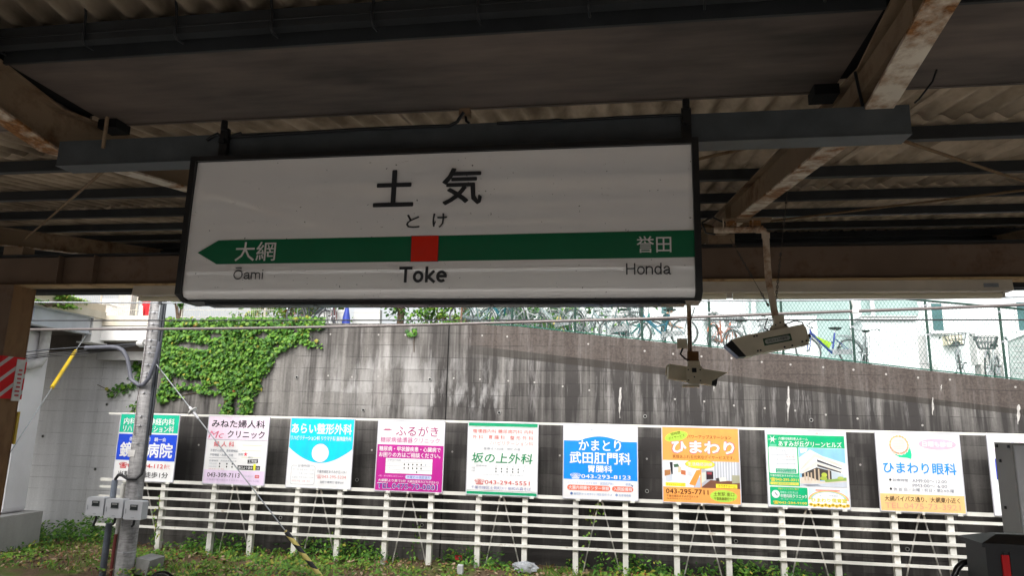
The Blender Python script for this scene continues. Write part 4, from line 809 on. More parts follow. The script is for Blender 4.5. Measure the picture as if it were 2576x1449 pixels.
# ================================================================== concrete pole, meters, stays, wires
def polem():
    t=NT('weathered_pole_concrete',.85,0,.25); p=t.pos(); a=t.noise(t.scale(p,(5,5,1.2)),1,5,.6); b=t.noise(t.scale(p,(6,6,26)),1,4,.7)
    t.col(t.mix(t.rng(t.math('ADD',t.math('MULTIPLY',a,.55),t.math('MULTIPLY',b,.45)),.36,.64),(.15,.145,.145),(.52,.51,.51))); t.bump(b,.5,.01); return t.m
PX,PY=-9.56,13.0
up=thing('utility_pole','weathered round concrete utility pole with cables strapped to it, left of the ivy','pole',(PX,PY,GROUND))
m=MB(); m.tube([(PX,PY,GROUND-.2),(PX,PY,6.5)],[.17,.125],20,polem()); m.build('shaft',None,up)
STEEL=M('band_bright_steel',(.62,.62,.64),.35,.5,.1,20)
for z in (-1.02,-.1,1.05,1.4,1.58,2.05,2.38,2.45,2.62,2.86,2.98,3.12,3.32,3.46,3.7):
    r=.168-.045*(z+1.6)/8; m=MB(); m.tube([(PX,PY,z-.012),(PX,PY,z+.012)],r+.006,20,STEEL,caps=False); m.obox((PX+.05,PY-r-.01,z),(.02,0,0),(0,.012,0),(0,0,.014),STEEL); m.build('strap',None,up)
SHE=M('grey_conduit_sheath',(.045,.05,.058),.5,0,.2,12)
m=MB()
for dx,dy,r in ((.17,-.04,.03),(.215,-.02,.022)): m.tube([(PX+dx,PY+dy,.55 if dx<.2 else 1.2),(PX+dx-.01,PY+dy,2.4),(PX+dx-.02,PY+dy,6.3)],r,10,SHE)
m.build('riser_cable',None,up)
m=MB(); m.tube([(PX+.17,PY-.04,.6),(PX+.16,PY-.06,.45),(PX+.12,PY-.15,.36),(PX-.03,PY-.2,.36),(PX-.2,PY-.15,.42),(PX-.3,PY-.12,.42),(PX-.37,PY-.1,.34),(PX-.38,PY-.1,.2)],.028,10,WIREB); m.build('riser_cable',None,up)
m=MB(); m.tube([(PX-.385,PY-.1,-1.5),(PX-.38,PY-.1,-.5)],.062,12,M('dark_conduit',(.10,.115,.14),.5,0,.2,10)); m.tube([(PX-.38,PY-.1,-.06),(PX-.38,PY-.1,.32)],.056,12,M('blue_grey_conduit',(.22,.25,.30),.45,0,.15,10)); m.build('conduit',None,up)
m=MB(); m.tube([(PX-.24,PY-.02,GROUND-.1),(PX-.24,PY-.02,.25)],.045,10,WPAINT); m.tube([(PX-.19,PY-.12,GROUND-.1),(PX-.19,PY-.12,-.7)],.032,10,M('red_oxide_pipe',(.17,.035,.03),.6)); m.build('conduit',None,up)
m=MB(); m.obox((PX-.05,PY-.155,.85),(.075,0,0),(0,.008,0),(0,0,.065),M('plate_white',(.7,.68,.66),.4)); m.build('number_plate',None,up)
m=MB(); m.tube([(PX-.03,PY-.16,5),(PX-.03,PY-.165,2.6),(PX-.06,PY-.17,1.9),(PX-.02,PY-.17,1.2)],.007,5,WIREM); m.build('earth_lead',None,up)
# meter boxes
MBX=M('meter_box_grey',(.50,.51,.53),.4,0,.06,4); GLS=M('meter_window',(.03,.035,.035),.12,0,.2,20,.6)
LBL=('leftmost of three grey electricity meter boxes, hanging clear of the pole','middle of three grey electricity meter boxes, beside the pole','rightmost of three grey electricity meter boxes, in front of the pole')
for i in range(3):
    x0=-10.27+.412*i; y0=12.62; zb=-.335-.02*i
    t=thing('meter_box',LBL[i],'meter box',(x0+.2,y0+.1,zb),'meter boxes on the concrete pole')
    m=MB(); m.rbox(x0,x0+.375,y0,y0+.17,zb,zb+.345,.02,MBX); m.box(x0+.015,x0+.36,y0+.17,y0+.2,zb+.015,zb+.33,MBX); m.build('case',None,t)
    m=MB(); m.box(x0+.12,x0+.29,y0-.007,y0-.001,zb+.175,zb+.285,M('meter_frame',(.25,.26,.27),.4)); m.build('window_frame',None,t)
    m=MB(); m.box(x0+.13,x0+.28,y0-.012,y0-.0075,zb+.183,zb+.277,GLS); m.box(x0+.15,x0+.26,y0-.014,y0-.0125,zb+.245,zb+.265,M('meter_scale',(.3,.3,.29),.4)); m.build('window',None,t)
    m=MB(); m.box(x0+.17,x0+.23,y0-.006,y0-.001,zb+.035,zb+.045,GALV); m.box(x0+.03,x0+.045,y0-.006,y0-.001,zb+.11,zb+.2,GALV); m.build('latch',None,t)
    m=MB(); m.tube([(x0+.17,y0+.1,zb),(x0+.165,y0+.1,zb-.1),(x0+.13,y0+.1,zb-.2 if i==0 else zb-.14)],.022,8,WIREB); m.build('cable_tail',None,t)
# striped guy
def stripem(): 
    t=NT('black_yellow_spiral_guard',.5,0,.4); p=t.obj(); X,Y,Z=t.sep(p)
    f=t.math('GREATER_THAN',t.math('FRACT',t.math('ADD',t.math('MULTIPLY',Z,5.2),t.math('MULTIPLY',X,1.4))),.5); t.col(t.mix(f,(.02,.02,.022),(.62,.52,.16))); return t.m
ga=thing('guy_wire','pole guy wire with black and yellow striped guard, slanting down before the boards','guy wire',(-5.3,12.9,GROUND))
g0=V((PX+.15,PY-.05,2.66)); g1=at(722,1342,12.95); d=(g1-g0)/( g1.z-g0.z); g2=g0+d*(GROUND-.1-g0.z)
m=MB(); m.tube([g0,g1],.011,6,GALV); m.tube([g0,g0+V((-.08,0,.05))],.02,6,STEEL); m.build('strand',None,ga)
gi=at(490,1037,12.97); e=(g1-g0).normalized(); gi=g0+e*((gi-g0).dot(e))
m=MB(); m.tube([gi-e*.09,gi-e*.05],[.02,.07],12,PALE); m.tube([gi-e*.05,gi-e*.035],[.1,.1],14,PALE); m.tube([gi-e*.035,gi+e*.0],[.06,.04],12,PALE); m.tube([gi-e*.16,gi-e*.09],[.02,.035],8,STEEL); m.tube([gi,gi+e*.16],[.035,.02],8,STEEL); m.build('insulator',None,ga)
m=MB(); m.tube([g1-e*.02,g2],.042,10,stripem()); m.tube([g1-e*.06,g1-e*.0],.03,8,M('brass_cap',(.5,.4,.15),.4,.5)); m.build('striped_guard',None,ga)
gb=thing('guy_wire','thin guy wire with plain yellow sleeve, running down from the grey bridge girder','guy wire',(-12,11,GROUND))
a0=V((-13.0,15.2,3.54)); a3=at(30,1132,10.5); e=(a3-a0).normalized(); Ln=(a3-a0).length
def onl(x,y):
    best=min(range(0,1001),key=lambda k:abs(V((FOC*((a0+e*Ln*k/1000-EYE).dot(RT))/((a0+e*Ln*k/1000-EYE).dot(FW))+1287.5,0,0)).x-x)); return a0+e*Ln*best/1000
y0,y1=onl(190,897),onl(131,988)
m=MB(); m.tube([a0,a3+e*1.2],.009,6,GALV); m.tube([a0,y0],.014,6,GALV); m.build('strand',None,gb)
m=MB(); m.tube([y0,y1],.04,10,M('yellow_sleeve',(.62,.42,.01),.4,0,.06,8)); m.build('sleeve',None,gb)
# aerial cables to the pole
ac=thing('aerial_cable','bundle of black aerial cables ending at the concrete pole under the bridge','cable',(PX,PY,3))
pe=at(372,866,PY-.1)
pts=[(60,958),(130,946),(220,936),(300,924),(345,916)]
Z1=(0,760,480)
P1=[at(*zo(Z1,x,y),12.6+.4*(x/2100)) for x,y in ((200,1060),(700,1000),(1240,962),(1700,935),(2000,915),(2090,905))]
m=MB(); m.tube(P1,.014,6,SHE)
for dz,dx in ((-.05,0),(-.075,.04),(-.1,-.03)): m.tube([p+V((dx,0,dz*(1+.5*(k<3)) if k<4 else dz*.3)) for k,p in enumerate(P1)],.011,6,WIREB)
m.build('bundle',None,ac)
q=at(*zo(Z1,2100,910),PY-.05); m=MB(); m.tube([q+V((-.16,0,-.01)),q+V((-.1,0,0))],.05,10,PALE); m.tube([q+V((-.1,0,0)),q+V((.0,0,0))],.085,12,PALE); m.tube([q,q+V((.2,0,0))],.03,8,PALE); m.build('insulator',None,ac)
m=MB(); m.tube([at(*zo(Z1,x,y),12.8) for x,y in ((1240,975),(1600,962),(1720,975),(1790,1020),(1850,1130),(1880,1280),(1900,1430))]+[at(x,y,12.8) for x,y in ((336,960),(350,970),(362,967),(375,950),(392,905),(402,860))],.042,10,M('drop_cable_grey',(.11,.115,.14),.5,0,.1,8)); m.build('drop_loop',None,ac)
# overhead line over the far track
def wire(name,label,pts,r,mat,Y=12.2):
    P=[at(x,y,Y) for x,y in pts]; 
    # smooth by Catmull-Rom
    out=[]
    for i in range(len(P)-1):
        p0=P[max(i-1,0)];p1=P[i];p2=P[i+1];p3=P[min(i+2,len(P)-1)]
        for k in range(8):
            t=k/8; out.append(.5*((2*p1)+(p2-p0)*t+(2*p0-5*p1+4*p2-p3)*t*t+(3*p1-p0-3*p2+p3)*t**3))
    out.append(P[-1]); t=thing(name,label,'wire',P[len(P)//2],'overhead line wires'); m=MB(); m.tube(out,r,8,mat); m.build('wire',None,t); return t
CW=M('weathered_feeder_metal',(.17,.15,.145),.4,.35,.15,20)
mw=wire('feeder_wire','thickest overhead wire, a grey feeder sagging across the whole view',[(-700,812),(-100,828),(300,828),(600,826),(900,821),(1150,815),(1450,806.5),(1730,798.5),(2000,788),(2300,777.5),(2575,766.5),(3000,750)],.026,CW)
wire('contact_wire','thin dark overhead wire, the straight level one just above the feeder',[(-700,806),(79,806.5),(600,806),(1287,805.5),(2000,805),(2575,805),(3300,806)],.012,WIREB)
uw=wire('catenary_wire','thin pale overhead wire, uppermost, close under the platform lamp',[(-700,759),(90,760.5),(440,762),(1200,760),(1800,757),(2100,755),(2575,747),(3300,735)],.015,GALV)
m=MB(); a,b=at(2142,756,12.2),at(2150,783,12.2); m.tube([a,b],.02,6,PALE); m.obox(b,(.05,0,0),(0,.03,0),(0,0,.03),PALE); m.build('dropper',None,uw)
m=MB(); a,b=at(404,762,12.2),at(398,805,12.2); m.tube([a,b],.018,6,GALV); m.obox(a,(.03,0,0),(0,.03,0),(0,0,.03),WIREB); m.build('dropper',None,uw)
# ================================================================== vegetation
LF=[NT(f'leaf_{i}',.5,0,.35) for i in range(6)]
for t,c in zip(LF,((.030,.10,.014),(.07,.20,.024),(.14,.31,.034),(.20,.34,.045),(.34,.33,.05),(.36,.10,.04))):
    f=t.noise(t.pos(),30,2); t.col(t.mix(t.rng(f,.3,.7),dk(c,.8),dk(c,1.15)))
    tr=t.n('ShaderNodeBsdfTranslucent'); tr.inputs[0].default_value=(*dk(c,.9),1); ad=t.n('ShaderNodeMixShader'); ad.inputs[0].default_value=.25
    t.t.links.new(t.b.outputs[0],ad.inputs[1]); t.t.links.new(tr.outputs[0],ad.inputs[2]); t.t.links.new(ad.outputs[0],t.t.nodes['Material Output'].inputs[0])
LM=[t.m for t in LF]
BARK=M('bark_brown',(.09,.06,.04),.9,0,.3,14)
IVY=[(0,-.5),(.28,-.42),(.52,-.12),(.34,.02),(.30,.30),(.12,.22),(0,.62),(-.12,.22),(-.30,.30),(-.34,.02),(-.52,-.12),(-.28,-.42)]
OVAL=[(0,-.5),(.24,-.2),(.26,.12),(0,.62),(-.26,.12),(-.24,-.2)]
def leaf(m,p,s,nrm,down,mat,shape=OVAL):
    n=V(nrm).normalized(); d=V(down); d=(d-n*d.dot(n)).normalized(); x=d.cross(n)
    o=[V(p)+x*(a*s)+d*(b*s)+n*(.10*s*(abs(a)*-1.2+.2)) for a,b in shape]
    k=len(o); c=V(p)+n*(.06*s)
    m.add(o+[c],[(i,(i+1)%k,k) for i in range(k)],mat)
def pick(w): return rnd.choices(LM,w)[0]
def ivy(name,label,blobs,Y,n,gaps=(),size=(.058,.105),w=(3,8,7,2.2,.3,.06),stems=()):
    t=thing(name,label,'ivy',at(*blobs[0][0],Y)); m=MB(); done=0; tries=0
    xs=[p[0] for b in blobs for p in b]; yss=[p[1] for b in blobs for p in b]
    while done<n and tries<n*40:
        tries+=1; x,y=rnd.uniform(min(xs),max(xs)),rnd.uniform(min(yss),max(yss))
        jx,jy=x+rnd.gauss(0,4),y+rnd.gauss(0,4)
        if not any(inpoly(jx,jy,b) for b in blobs): continue
        if any(((x-gx)/rx)**2+((y-gy)/ry)**2<1+rnd.gauss(0,.25) for gx,gy,rx,ry in gaps): continue
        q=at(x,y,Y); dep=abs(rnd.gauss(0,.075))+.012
        ww=list(w) if dep>.04 else (12,6,1,.1,.05,.02)  # leaves close to the wall take darker greens: depth shade painted in
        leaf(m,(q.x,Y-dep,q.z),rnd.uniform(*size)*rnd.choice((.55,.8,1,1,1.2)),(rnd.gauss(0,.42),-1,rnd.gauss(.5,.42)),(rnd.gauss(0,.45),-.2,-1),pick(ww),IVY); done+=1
    m.build('foliage',None,t)
    if stems:
        m=MB()
        for st in stems: m.tube([at(x,y,Y-.012) for x,y in st],.009,5,BARK)
        m.build('stem',None,t)
    return t
main=[[(405,812),(500,806),(640,810),(800,806),(825,812),(815,826),(770,833),(738,840),(735,850),(748,865),(706,885),(690,908),(672,940),(655,955),(640,985),(640,1015),(628,1045),(606,1047),(615,1010),(600,990),(590,1000),(590,1045),(566,1045),(560,1020),(572,990),(520,990),(440,1000),(398,1010),(400,985),(470,975),(520,968),(520,955),(430,945),(405,930)],
 [(732,838),(790,836),(770,850),(735,855),(728,850)],[(745,848),(780,858),(812,872),(808,876),(770,868),(742,858)],[(410,806),(820,800),(820,812),(410,818)],[(415,940),(432,950),(430,1010),(416,1010)],[(602,960),(650,955),(655,980),(630,1000),(612,990)]]
gp=[(498,828,18,6),(545,845,22,8),(470,868,26,9),(505,873,26,10),(664,845,20,7),(745,830,8,14),(640,870,10,5),(700,870,12,5),(475,990,30,10),(540,978,20,8),(560,1010,8,22),(595,1015,7,20)]
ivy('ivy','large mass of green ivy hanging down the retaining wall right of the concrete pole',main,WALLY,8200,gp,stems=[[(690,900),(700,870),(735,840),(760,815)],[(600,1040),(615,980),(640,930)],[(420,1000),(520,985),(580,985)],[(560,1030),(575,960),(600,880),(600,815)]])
ivy('ivy','small loose strand of ivy on the light grey wall left of the concrete pole',[[(338,905),(355,908),(360,925),(372,940),(370,962),(345,975),(330,985),(300,985),(290,1000),(275,1000),(285,975),(315,965),(345,960),(350,940),(335,925)],[(330,1020),(378,1012),(376,1032),(348,1042),(328,1040)]],16.48,240,(),(.07,.11),stems=[[(345,910),(355,940),(340,970),(290,990),(245,968)],[(372,1015),(330,1036)]])
ivy('ivy','little green creeper sprig dangling from the wall top left of the joint',[[(1025,842),(1040,830),(1052,828),(1050,838),(1040,848),(1028,848)]],WALLY,26,(),(.06,.1),(1,5,5,1,0,0),stems=[[(1045,832),(1041,860),(1041,886)]])
def vine(label,pts,Y,n,w=(2,4,3,3,1,0),sp=3):
    t=thing('climbing_vine',label,'vine',at(*pts[-1],Y)); m=MB(); P=[at(x,y,Y) for x,y in pts]; m.tube(P,.008,5,BARK); m.build('stem',None,t); m=MB()
    for i in range(n):
        k=rnd.random()*(len(P)-1); a=int(k); q=P[a].lerp(P[min(a+1,len(P)-1)],k-a); leaf(m,q+V((rnd.gauss(0,.02*sp),rnd.gauss(-.03,.02),rnd.gauss(0,.02))),rnd.uniform(.04,.085),(rnd.gauss(0,.5),-1,rnd.gauss(.3,.4)),(rnd.gauss(0,.6),0,-1),pick(w),OVAL)
    m.build('foliage',None,t)
vine('thin yellow-green vine climbing the stay below the blue domed board',[(1505,1262),(1490,1300),(1480,1345),(1468,1385),(1455,1430),(1452,1455)],15.12,60,(1,2,4,5,2,0))
vine('faded vine climbing the first fence post beside the concrete pole',[(402,1240),(398,1290),(390,1340),(386,1370)],14.9,40,(2,2,2,2,2,.5))
vine('small pale vine beside the post under the magenta board',[(1050,1292),(1047,1330),(1040,1375),(1036,1420)],15.2,40,(2,4,2,1,0,0))
def weeds(n,m,x0,x1,yy,hmin,hmax,w,clump=1.0):
    for i in range(n):
        x=rnd.uniform(x0,x1); y=yy(); 
        nz=math.sin(x*1.9+1)+math.sin(x*.7)+math.sin(y*3+x*2.2); 
        if nz<rnd.uniform(-1.6,.9)*clump: continue
        h=rnd.uniform(hmin,hmax)*(1+.25*nz)
        for k in range(rnd.randint(4,9)):
            zz=GROUND+h*rnd.uniform(.15,1); leaf(m,(x+rnd.gauss(0,.08),y+rnd.gauss(0,.07),zz),rnd.uniform(.05,.11),(rnd.gauss(0,.5),-.5+rnd.gauss(0,.4),1),(rnd.gauss(0,1),-.6,-.4),pick(w),OVAL)
m=MB(); weeds(850,m,-15.5,4.5,lambda: 15.62-abs(rnd.gauss(0,.35)),.12,.34,(4,6,4,1.5,.5,0)); weeds(420,m,-15.6,-10.4,lambda: 16.4-abs(rnd.gauss(0,.55)),.2,.5,(3,6,5,2,0,0)); weeds(1100,m,-13.5,1.5,lambda: rnd.uniform(12.7,15.2),.04,.15,(1,4,6,6,3,.2))
for i in range(9000):   # grass blades in tufts
    x=rnd.uniform(-14,3); y=rnd.uniform(12.6,15.3)
    if math.sin(x*2.3+2*math.sin(y*2))+math.sin(y*3.1+x)+rnd.gauss(0,.7)-max(0,(x+7)*.12)<.35: continue
    h=rnd.uniform(.05,.19); a=rnd.uniform(0,6.28); b=V((math.cos(a),math.sin(a),0))*.008; t_=V((rnd.gauss(0,.5)*h,rnd.gauss(0,.5)*h,h)); q_=V((x,y,GROUND))
    m.add([q_-b,q_+b,q_+t_*.6+b*.7,q_+t_,q_+t_*.6-b*.7],[(0,1,2,3,4)],pick((1,4,6,5,3,0)))
tag(m.build('weeds'),'low green weeds along the foot of the wall','weeds',kind='stuff')
LIT=[M(f'litter_{i}',c,.9,0,.25,30) for i,c in enumerate(((.16,.085,.04),(.27,.17,.09),(.085,.05,.03),(.36,.27,.17)))]
m=MB()
for i in range(4200):
    x,y=rnd.uniform(-14.5,6.5),rnd.uniform(12.6,15.6); leaf(m,(x,y,GROUND+.03+abs(rnd.gauss(0,.03))),rnd.uniform(.05,.12),(rnd.gauss(0,.5),rnd.gauss(0,.5),1),(rnd.gauss(0,1),rnd.gauss(0,1),0),rnd.choice(LIT),OVAL)
tag(m.build('leaf_litter'),'brown dead leaves scattered over the bank','leaf litter',kind='stuff')
def plant(name,label,cat,c,rx,ry,rz_,n,w,size,stem=True):
    c=V(c); t=thing(name,label,cat,c); m=MB(); cl=[(rnd.gauss(0,.45)*rx,rnd.gauss(0,.45)*ry,rnd.uniform(.1,1.0)*2*rz_) for _ in range(max(5,n//45))]
    for i in range(n):
        o=V(rnd.choice(cl)); p=c+o+V((rnd.gauss(0,.16)*rx,rnd.gauss(0,.16)*ry,rnd.gauss(0,.13)*rz_)); 
        if p.z<c.z+.02: p.z=c.z+rnd.uniform(.02,.2)
        leaf(m,p,rnd.uniform(*size),(rnd.gauss(0,.7),-.5+rnd.gauss(0,.5),.7),(rnd.gauss(0,.7),-.4,-.7),pick(w),OVAL)
    m.build('crown',None,t); m=MB()
    for k in range(5): a=cl[k]; m.tube([c,c+V(a)*.5+V((0,0,.05)),c+V(a)*.95],[.03,.018,.008],6,BARK)
    m.build('stem',None,t); return t
Yb=16.7
bx=at(1075,820,Yb); plant('bush','dense dark green bush on the wall top left of the green chain-link fence','bush',(bx.x,Yb,3.75),.85,.5,.75,1500,(6,5,2,1,0,0),(.07,.14))
bx=at(1030,826,16.15); plant('bush','trailing low green growth over the wall edge below the dark bush','bush',(bx.x+.3,16.1,3.72),1.0,.18,.12,420,(3,5,3,1,0,0),(.06,.11))
bx=at(1135,820,16.5); plant('bush','yellowish bush at the end of the green chain-link fence','bush',(bx.x,16.5,3.72),.42,.3,.5,520,(2,4,4,4,2,.2),(.06,.12))
# far trees and hedges
def tree(name,label,X,Y,z0,h,r,n,w):
    t=thing(name,label,'tree',(X,Y,z0),'trees beyond the street'); m=MB(); m.tube([(X,Y,z0-.3),(X+.1,Y,z0+h*.45),(X,Y,z0+h*.8)],[.16,.11,.04],8,BARK)
    for k in range(6): a=rnd.uniform(0,6.3); m.tube([(X+.08,Y,z0+h*(.3+.07*k)),(X+math.cos(a)*r*.6,Y+math.sin(a)*r*.5,z0+h*(.5+.07*k))],[.05,.015],5,BARK)
    m.build('trunk',None,t); m=MB(); cl=[(rnd.gauss(0,.5)*r,rnd.gauss(0,.4)*r,h*rnd.uniform(.35,1)) for _ in range(26)]
    for i in range(n):
        o=rnd.choice(cl); leaf(m,(X+o[0]+rnd.gauss(0,.17)*r,Y+o[1]+rnd.gauss(0,.17)*r,z0+o[2]+rnd.gauss(0,.15)*r),rnd.uniform(.14,.26),(rnd.gauss(0,.7),-.4+rnd.gauss(0,.5),.7),(rnd.gauss(0,.7),-.4,-.7),pick(w),OVAL)
    m.build('crown',None,t)
tree('tree','dark green tree rising behind the bush by the chain-link fence',-4.6,20,3.8,4.6,1.6,1700,(8,5,2,0,0,0))
tree('tree','leafy tree behind the mesh fence above the ivy, its leaves yellowing',-10.2,20.5,3.8,3.6,1.6,1300,(4,4,3,2,1.5,.2))
tree('tree','thin dark tree standing between the block walls above the ivy',-7.6,23,3.8,5.0,1.5,700,(8,4,1,0,0,0))
ch=at(*zo((440,800,480),215,240),16.0); plant('bush','dark green climber hanging over the mesh fence right beside the concrete pole','bush',(ch.x,16.1,3.85),.28,.12,.45,240,(6,5,1,0,0,0),(.1,.17))
cv=at(*zo((0,760,480),600,330),13.2); plant('bush','bright yellow-green plant growing on the bridge deck edge','bush',(-12.83,13.7,3.98),.14,.75,.17,700,(0,2,6,6,1,0),(.06,.11))
plant('bush','small tuft of yellow weeds on the bridge kerb near the corbel','bush',(-12.93,14.6,4.2),.14,.5,.1,110,(0,1,4,6,2,0),(.05,.09))
# ================================================================== chain-link fence on the wall
FG=M('fence_green_pvc',(.012,.115,.075),.45,0,.15,8); FGD=M('fence_post_green',(.010,.045,.032),.5,0,.3,14)
FY=15.93; fx0=-3.72
cf=thing('chain_link_fence','green chain-link fence along the sloping top of the retaining wall','fence',(fx0,FY,wtop(fx0)))
FH=1.55
fps=[at(x,y,FY).x for x,y in ((1287,815),(1446,835),(1615,855),(1786,872),(1970,890),(2150,912),(2342,934),(2532,955),(2740,980),(2950,1000))]
m=MB(); z=wtop(fx0); m.tube([(fx0,FY,z-.1),(fx0,FY,z+FH)],.025,8,rusty('rusty_post',(.2,.14,.1),(.14,.06,.03),.6,20)); m.build('post',None,cf)
for x in fps:
    z=wtop(x); m=MB(); m.tube([(x,FY,z-.1),(x,FY,z+FH+.03)],.026,8,FGD); m.obox((x,FY-.03,z+FH*.52),(.03,0,0),(0,.012,0),(0,0,.02),GALV); m.obox((x,FY-.03,z+FH*.93),(.03,0,0),(0,.012,0),(0,0,.02),GALV); m.build('post',None,cf)
m=MB(); xs=[fx0,-2.35,-.5,1.5,4,6.1,8.2,12]
m.tube([(x,FY,wtop(x)+FH) for x in xs],.024,8,FGD); m.build('top_rail',None,cf)
m=MB(); m.tube([(x,FY,wtop(x)+.05) for x in xs],.014,6,FG); m.build('bottom_rail',None,cf)
m=MB(); st=.075; r=.0036
def wirez(x0,sgn):
    # straight diagonal wire clipped to the fence field
    a=None;b=None
    for k in range(0,41):
        h=FH*k/40; x=x0+sgn*h*.58
        if x<fx0 or x>12: continue
        p=(x,FY+(.004 if sgn>0 else -.004),wtop(x)+.03+h*.965)
        if a is None: a=p
        b=p
    if a and b and a!=b: m.tube([a,((a[0]+b[0])/2,a[1],(a[2]+b[2])/2),b],r,3,FG,caps=False)
x=fx0-1
while x<13: wirez(x,1); wirez(x,-1); x+=st
m.build('chain_link_mesh',None,cf)
# pale welded mesh fence above the ivy
MF=M('mesh_fence_cream',(.50,.47,.40),.5,0,.1,10)
def meshfence(name,label,xa,xb,Y,z,h,pitch,posts):
    t=thing(name,label,'fence',(xa,Y,z)); m=MB(); x=xa
    while x<=xb: m.bar((x,Y,z),(x,Y,z+h),.006,.006,m=MF); x+=pitch
    m.build('upright_wires',None,t); m=MB()
    for k in range(8): m.bar((xa,Y-.006,z+.03+k*h/7.5),(xb,Y-.006,z+.03+k*h/7.5),.011,.011,m=MF)
    m.build('cross_wires',None,t)
    for x in posts: m=MB(); m.tube([(x,Y+.03,z-.1),(x,Y+.03,z+h+.03)],.026,8,MF); m.build('post',None,t)
fa=at(*zo((440,800,480),250,300),16.1).x; fb=at(*zo((440,800,480),1620,300),16.1).x
meshfence('mesh_fence','cream welded mesh fence above the ivy on the wall top',fa,fb,16.1,3.9,1.3,.05,[fa+.03,at(*zo((440,800,480),1470,300),16.1).x])
fc=at(*zo((0,760,480),900,300),17.2).x; fd=at(*zo((0,760,480),2300,300),17.2).x
meshfence('mesh_fence','grey mesh fence before the pale parapet and red banner on the bridge',fc,fd,16.6,4.12,1.6,.055,[fc+.03,at(*zo((0,760,480),1455,300),16.6).x,at(*zo((0,760,480),1990,300),16.6).x])
PAR=concrete('parapet_pale',(.62,.62,.60),(.42,.42,.41),2)
t=thing('parapet','pale grey concrete parapet behind the mesh fence at the bridge','wall',(-13.5,17.4,4.06)); m=MB(); m.box(-16,at(*zo((0,760,480),1760,300),17.4).x,17.4,17.6,4.0,at(*zo((0,760,480),1200,325),17.4).z,PAR); m.box(at(*zo((0,760,480),1790,300),17.4).x,at(*zo((0,760,480),1980,300),17.4).x,17.2,17.5,4.0,5.3,PAR); m.build('wall_face',None,t)
RB=M('red_banner_cloth',(.60,.02,.03),.7,0,.15,6)
q0=at(*zo((0,760,480),2075,280),17.3); q1=at(*zo((0,760,480),2285,540),17.3)
t=thing('banner','bright red upright banner behind the mesh fence beside the concrete pole','banner',((q0.x+q1.x)/2,17.3,4.0)); m=MB()
n=14; vs=[]
for i in range(n+1):
    xx=q0.x+(q1.x-q0.x)*i/n; yy=17.3+.03*math.sin(i*1.3)
    vs+=[(xx,yy,q1.z),(xx,yy,5.4)]
m.add(vs,[(2*i,2*i+2,2*i+3,2*i+1) for i in range(n)],RB,True); m.build('cloth',None,t); m=MB(); m.tube([(q0.x-.03,17.3,4.0),(q0.x-.03,17.3,5.5)],.015,6,PALE); m.build('pole',None,t)
# pale signs in front of the parapet
t=thing('notice_board','white notice board with angled lower corner on the bridge parapet','notice board',at(*zo((0,760,480),1650,300),17.35))
m=MB(); m.prism([at(*zo((0,760,480),x,y),17.34) for x,y in ((1480,330),(1580,335),(1720,385),(1765,360),(1770,260),(1480,260))],(0,.03,0),PALE); m.build('plate',None,t)
t=thing('notice_board','white narrow notice board beside the red banner','notice board',at(*zo((0,760,480),2040,480),17.2))
m=MB(); m.prism([at(*zo((0,760,480),x,y),17.18) for x,y in ((2000,600),(2120,590),(2140,550),(2065,520),(2070,360),(2025,360))],(0,.03,0),WH); m.build('plate',None,t)
# blocks and low walls behind, centre left
BLK=concrete('block_wall_pale',(.56,.57,.55),(.40,.41,.40),3)
def lowwall(label,pts,Y,seg):
    t=thing('block_wall',label,'wall',at(*pts[0],Y)); P=[at(x,y,Y) for x,y in pts]; m=MB(); P=[V((p.x,Y,p.z)) for p in P]; P[-1].z=3.7;P[0].z=3.7; m.prism(P,(0,.18,0),BLK)
    m.build('wall_face',None,t); m=MB(); x0=min(p.x for p in P);x1=max(p.x for p in P)
    for k in range(1,seg): zz=3.85+k*.2; m.box(x0,x1,Y-.004,Y-.001,zz,zz+.012,CONC)
    m.build('joint',None,t)
lowwall('pale grey block wall section above the right end of the ivy',[zo((440,800,480),2250,380),zo((440,800,480),2255,300),zo((440,800,480),2330,210),zo((900,800,480),180,205),zo((900,800,480),185,380)],17.6,5)
lowwall('cracked pale grey block wall section left of the dark bush',[zo((900,800,480),255,380),zo((900,800,480),320,205),zo((900,800,480),690,205),zo((900,800,480),690,380)],17.6,5)
t=thing('corrugated_shed','small grey corrugated roof edge seen over the ivy','shed',(at(*zo((440,800,480),2130,220),18.4).x,18.4,3.8)); p0=at(*zo((440,800,480),1960,265),18.4);p1=at(*zo((440,800,480),2310,180),18.4)
m=MB(); n=70; vs=[]
for i in range(n+1): xx=p0.x+(p1.x-p0.x)*i/n; yy=18.4+.015*math.cos(i*2*math.pi/5); vs+=[(xx,yy,p0.z),(xx,yy,p1.z+.5)]
m.add(vs,[(2*i,2*i+2,2*i+3,2*i+1) for i in range(n)],GALV,True); m.build('panel',None,t); m=MB()
for xx in (p0.x+.05,p1.x-.05): m.box(xx-.03,xx+.03,18.43,18.49,3.75,p1.z+.4,GALV)
m.build('post',None,t)
t=thing('traffic_cone','small blue bollard standing between the two block walls','bollard',at(*zo((900,800,480),198,360),17.3)); qq=at(*zo((900,800,480),198,360),17.3); m=MB(); m.tube([(qq.x,17.3,3.82),(qq.x,17.3,qq.z+.05),(qq.x,17.3,qq.z+.36)],[.13,.1,.04],10,M('blue_plastic',(.03,.06,.35),.5)); m.build('body',None,t)
t.name='bollard'
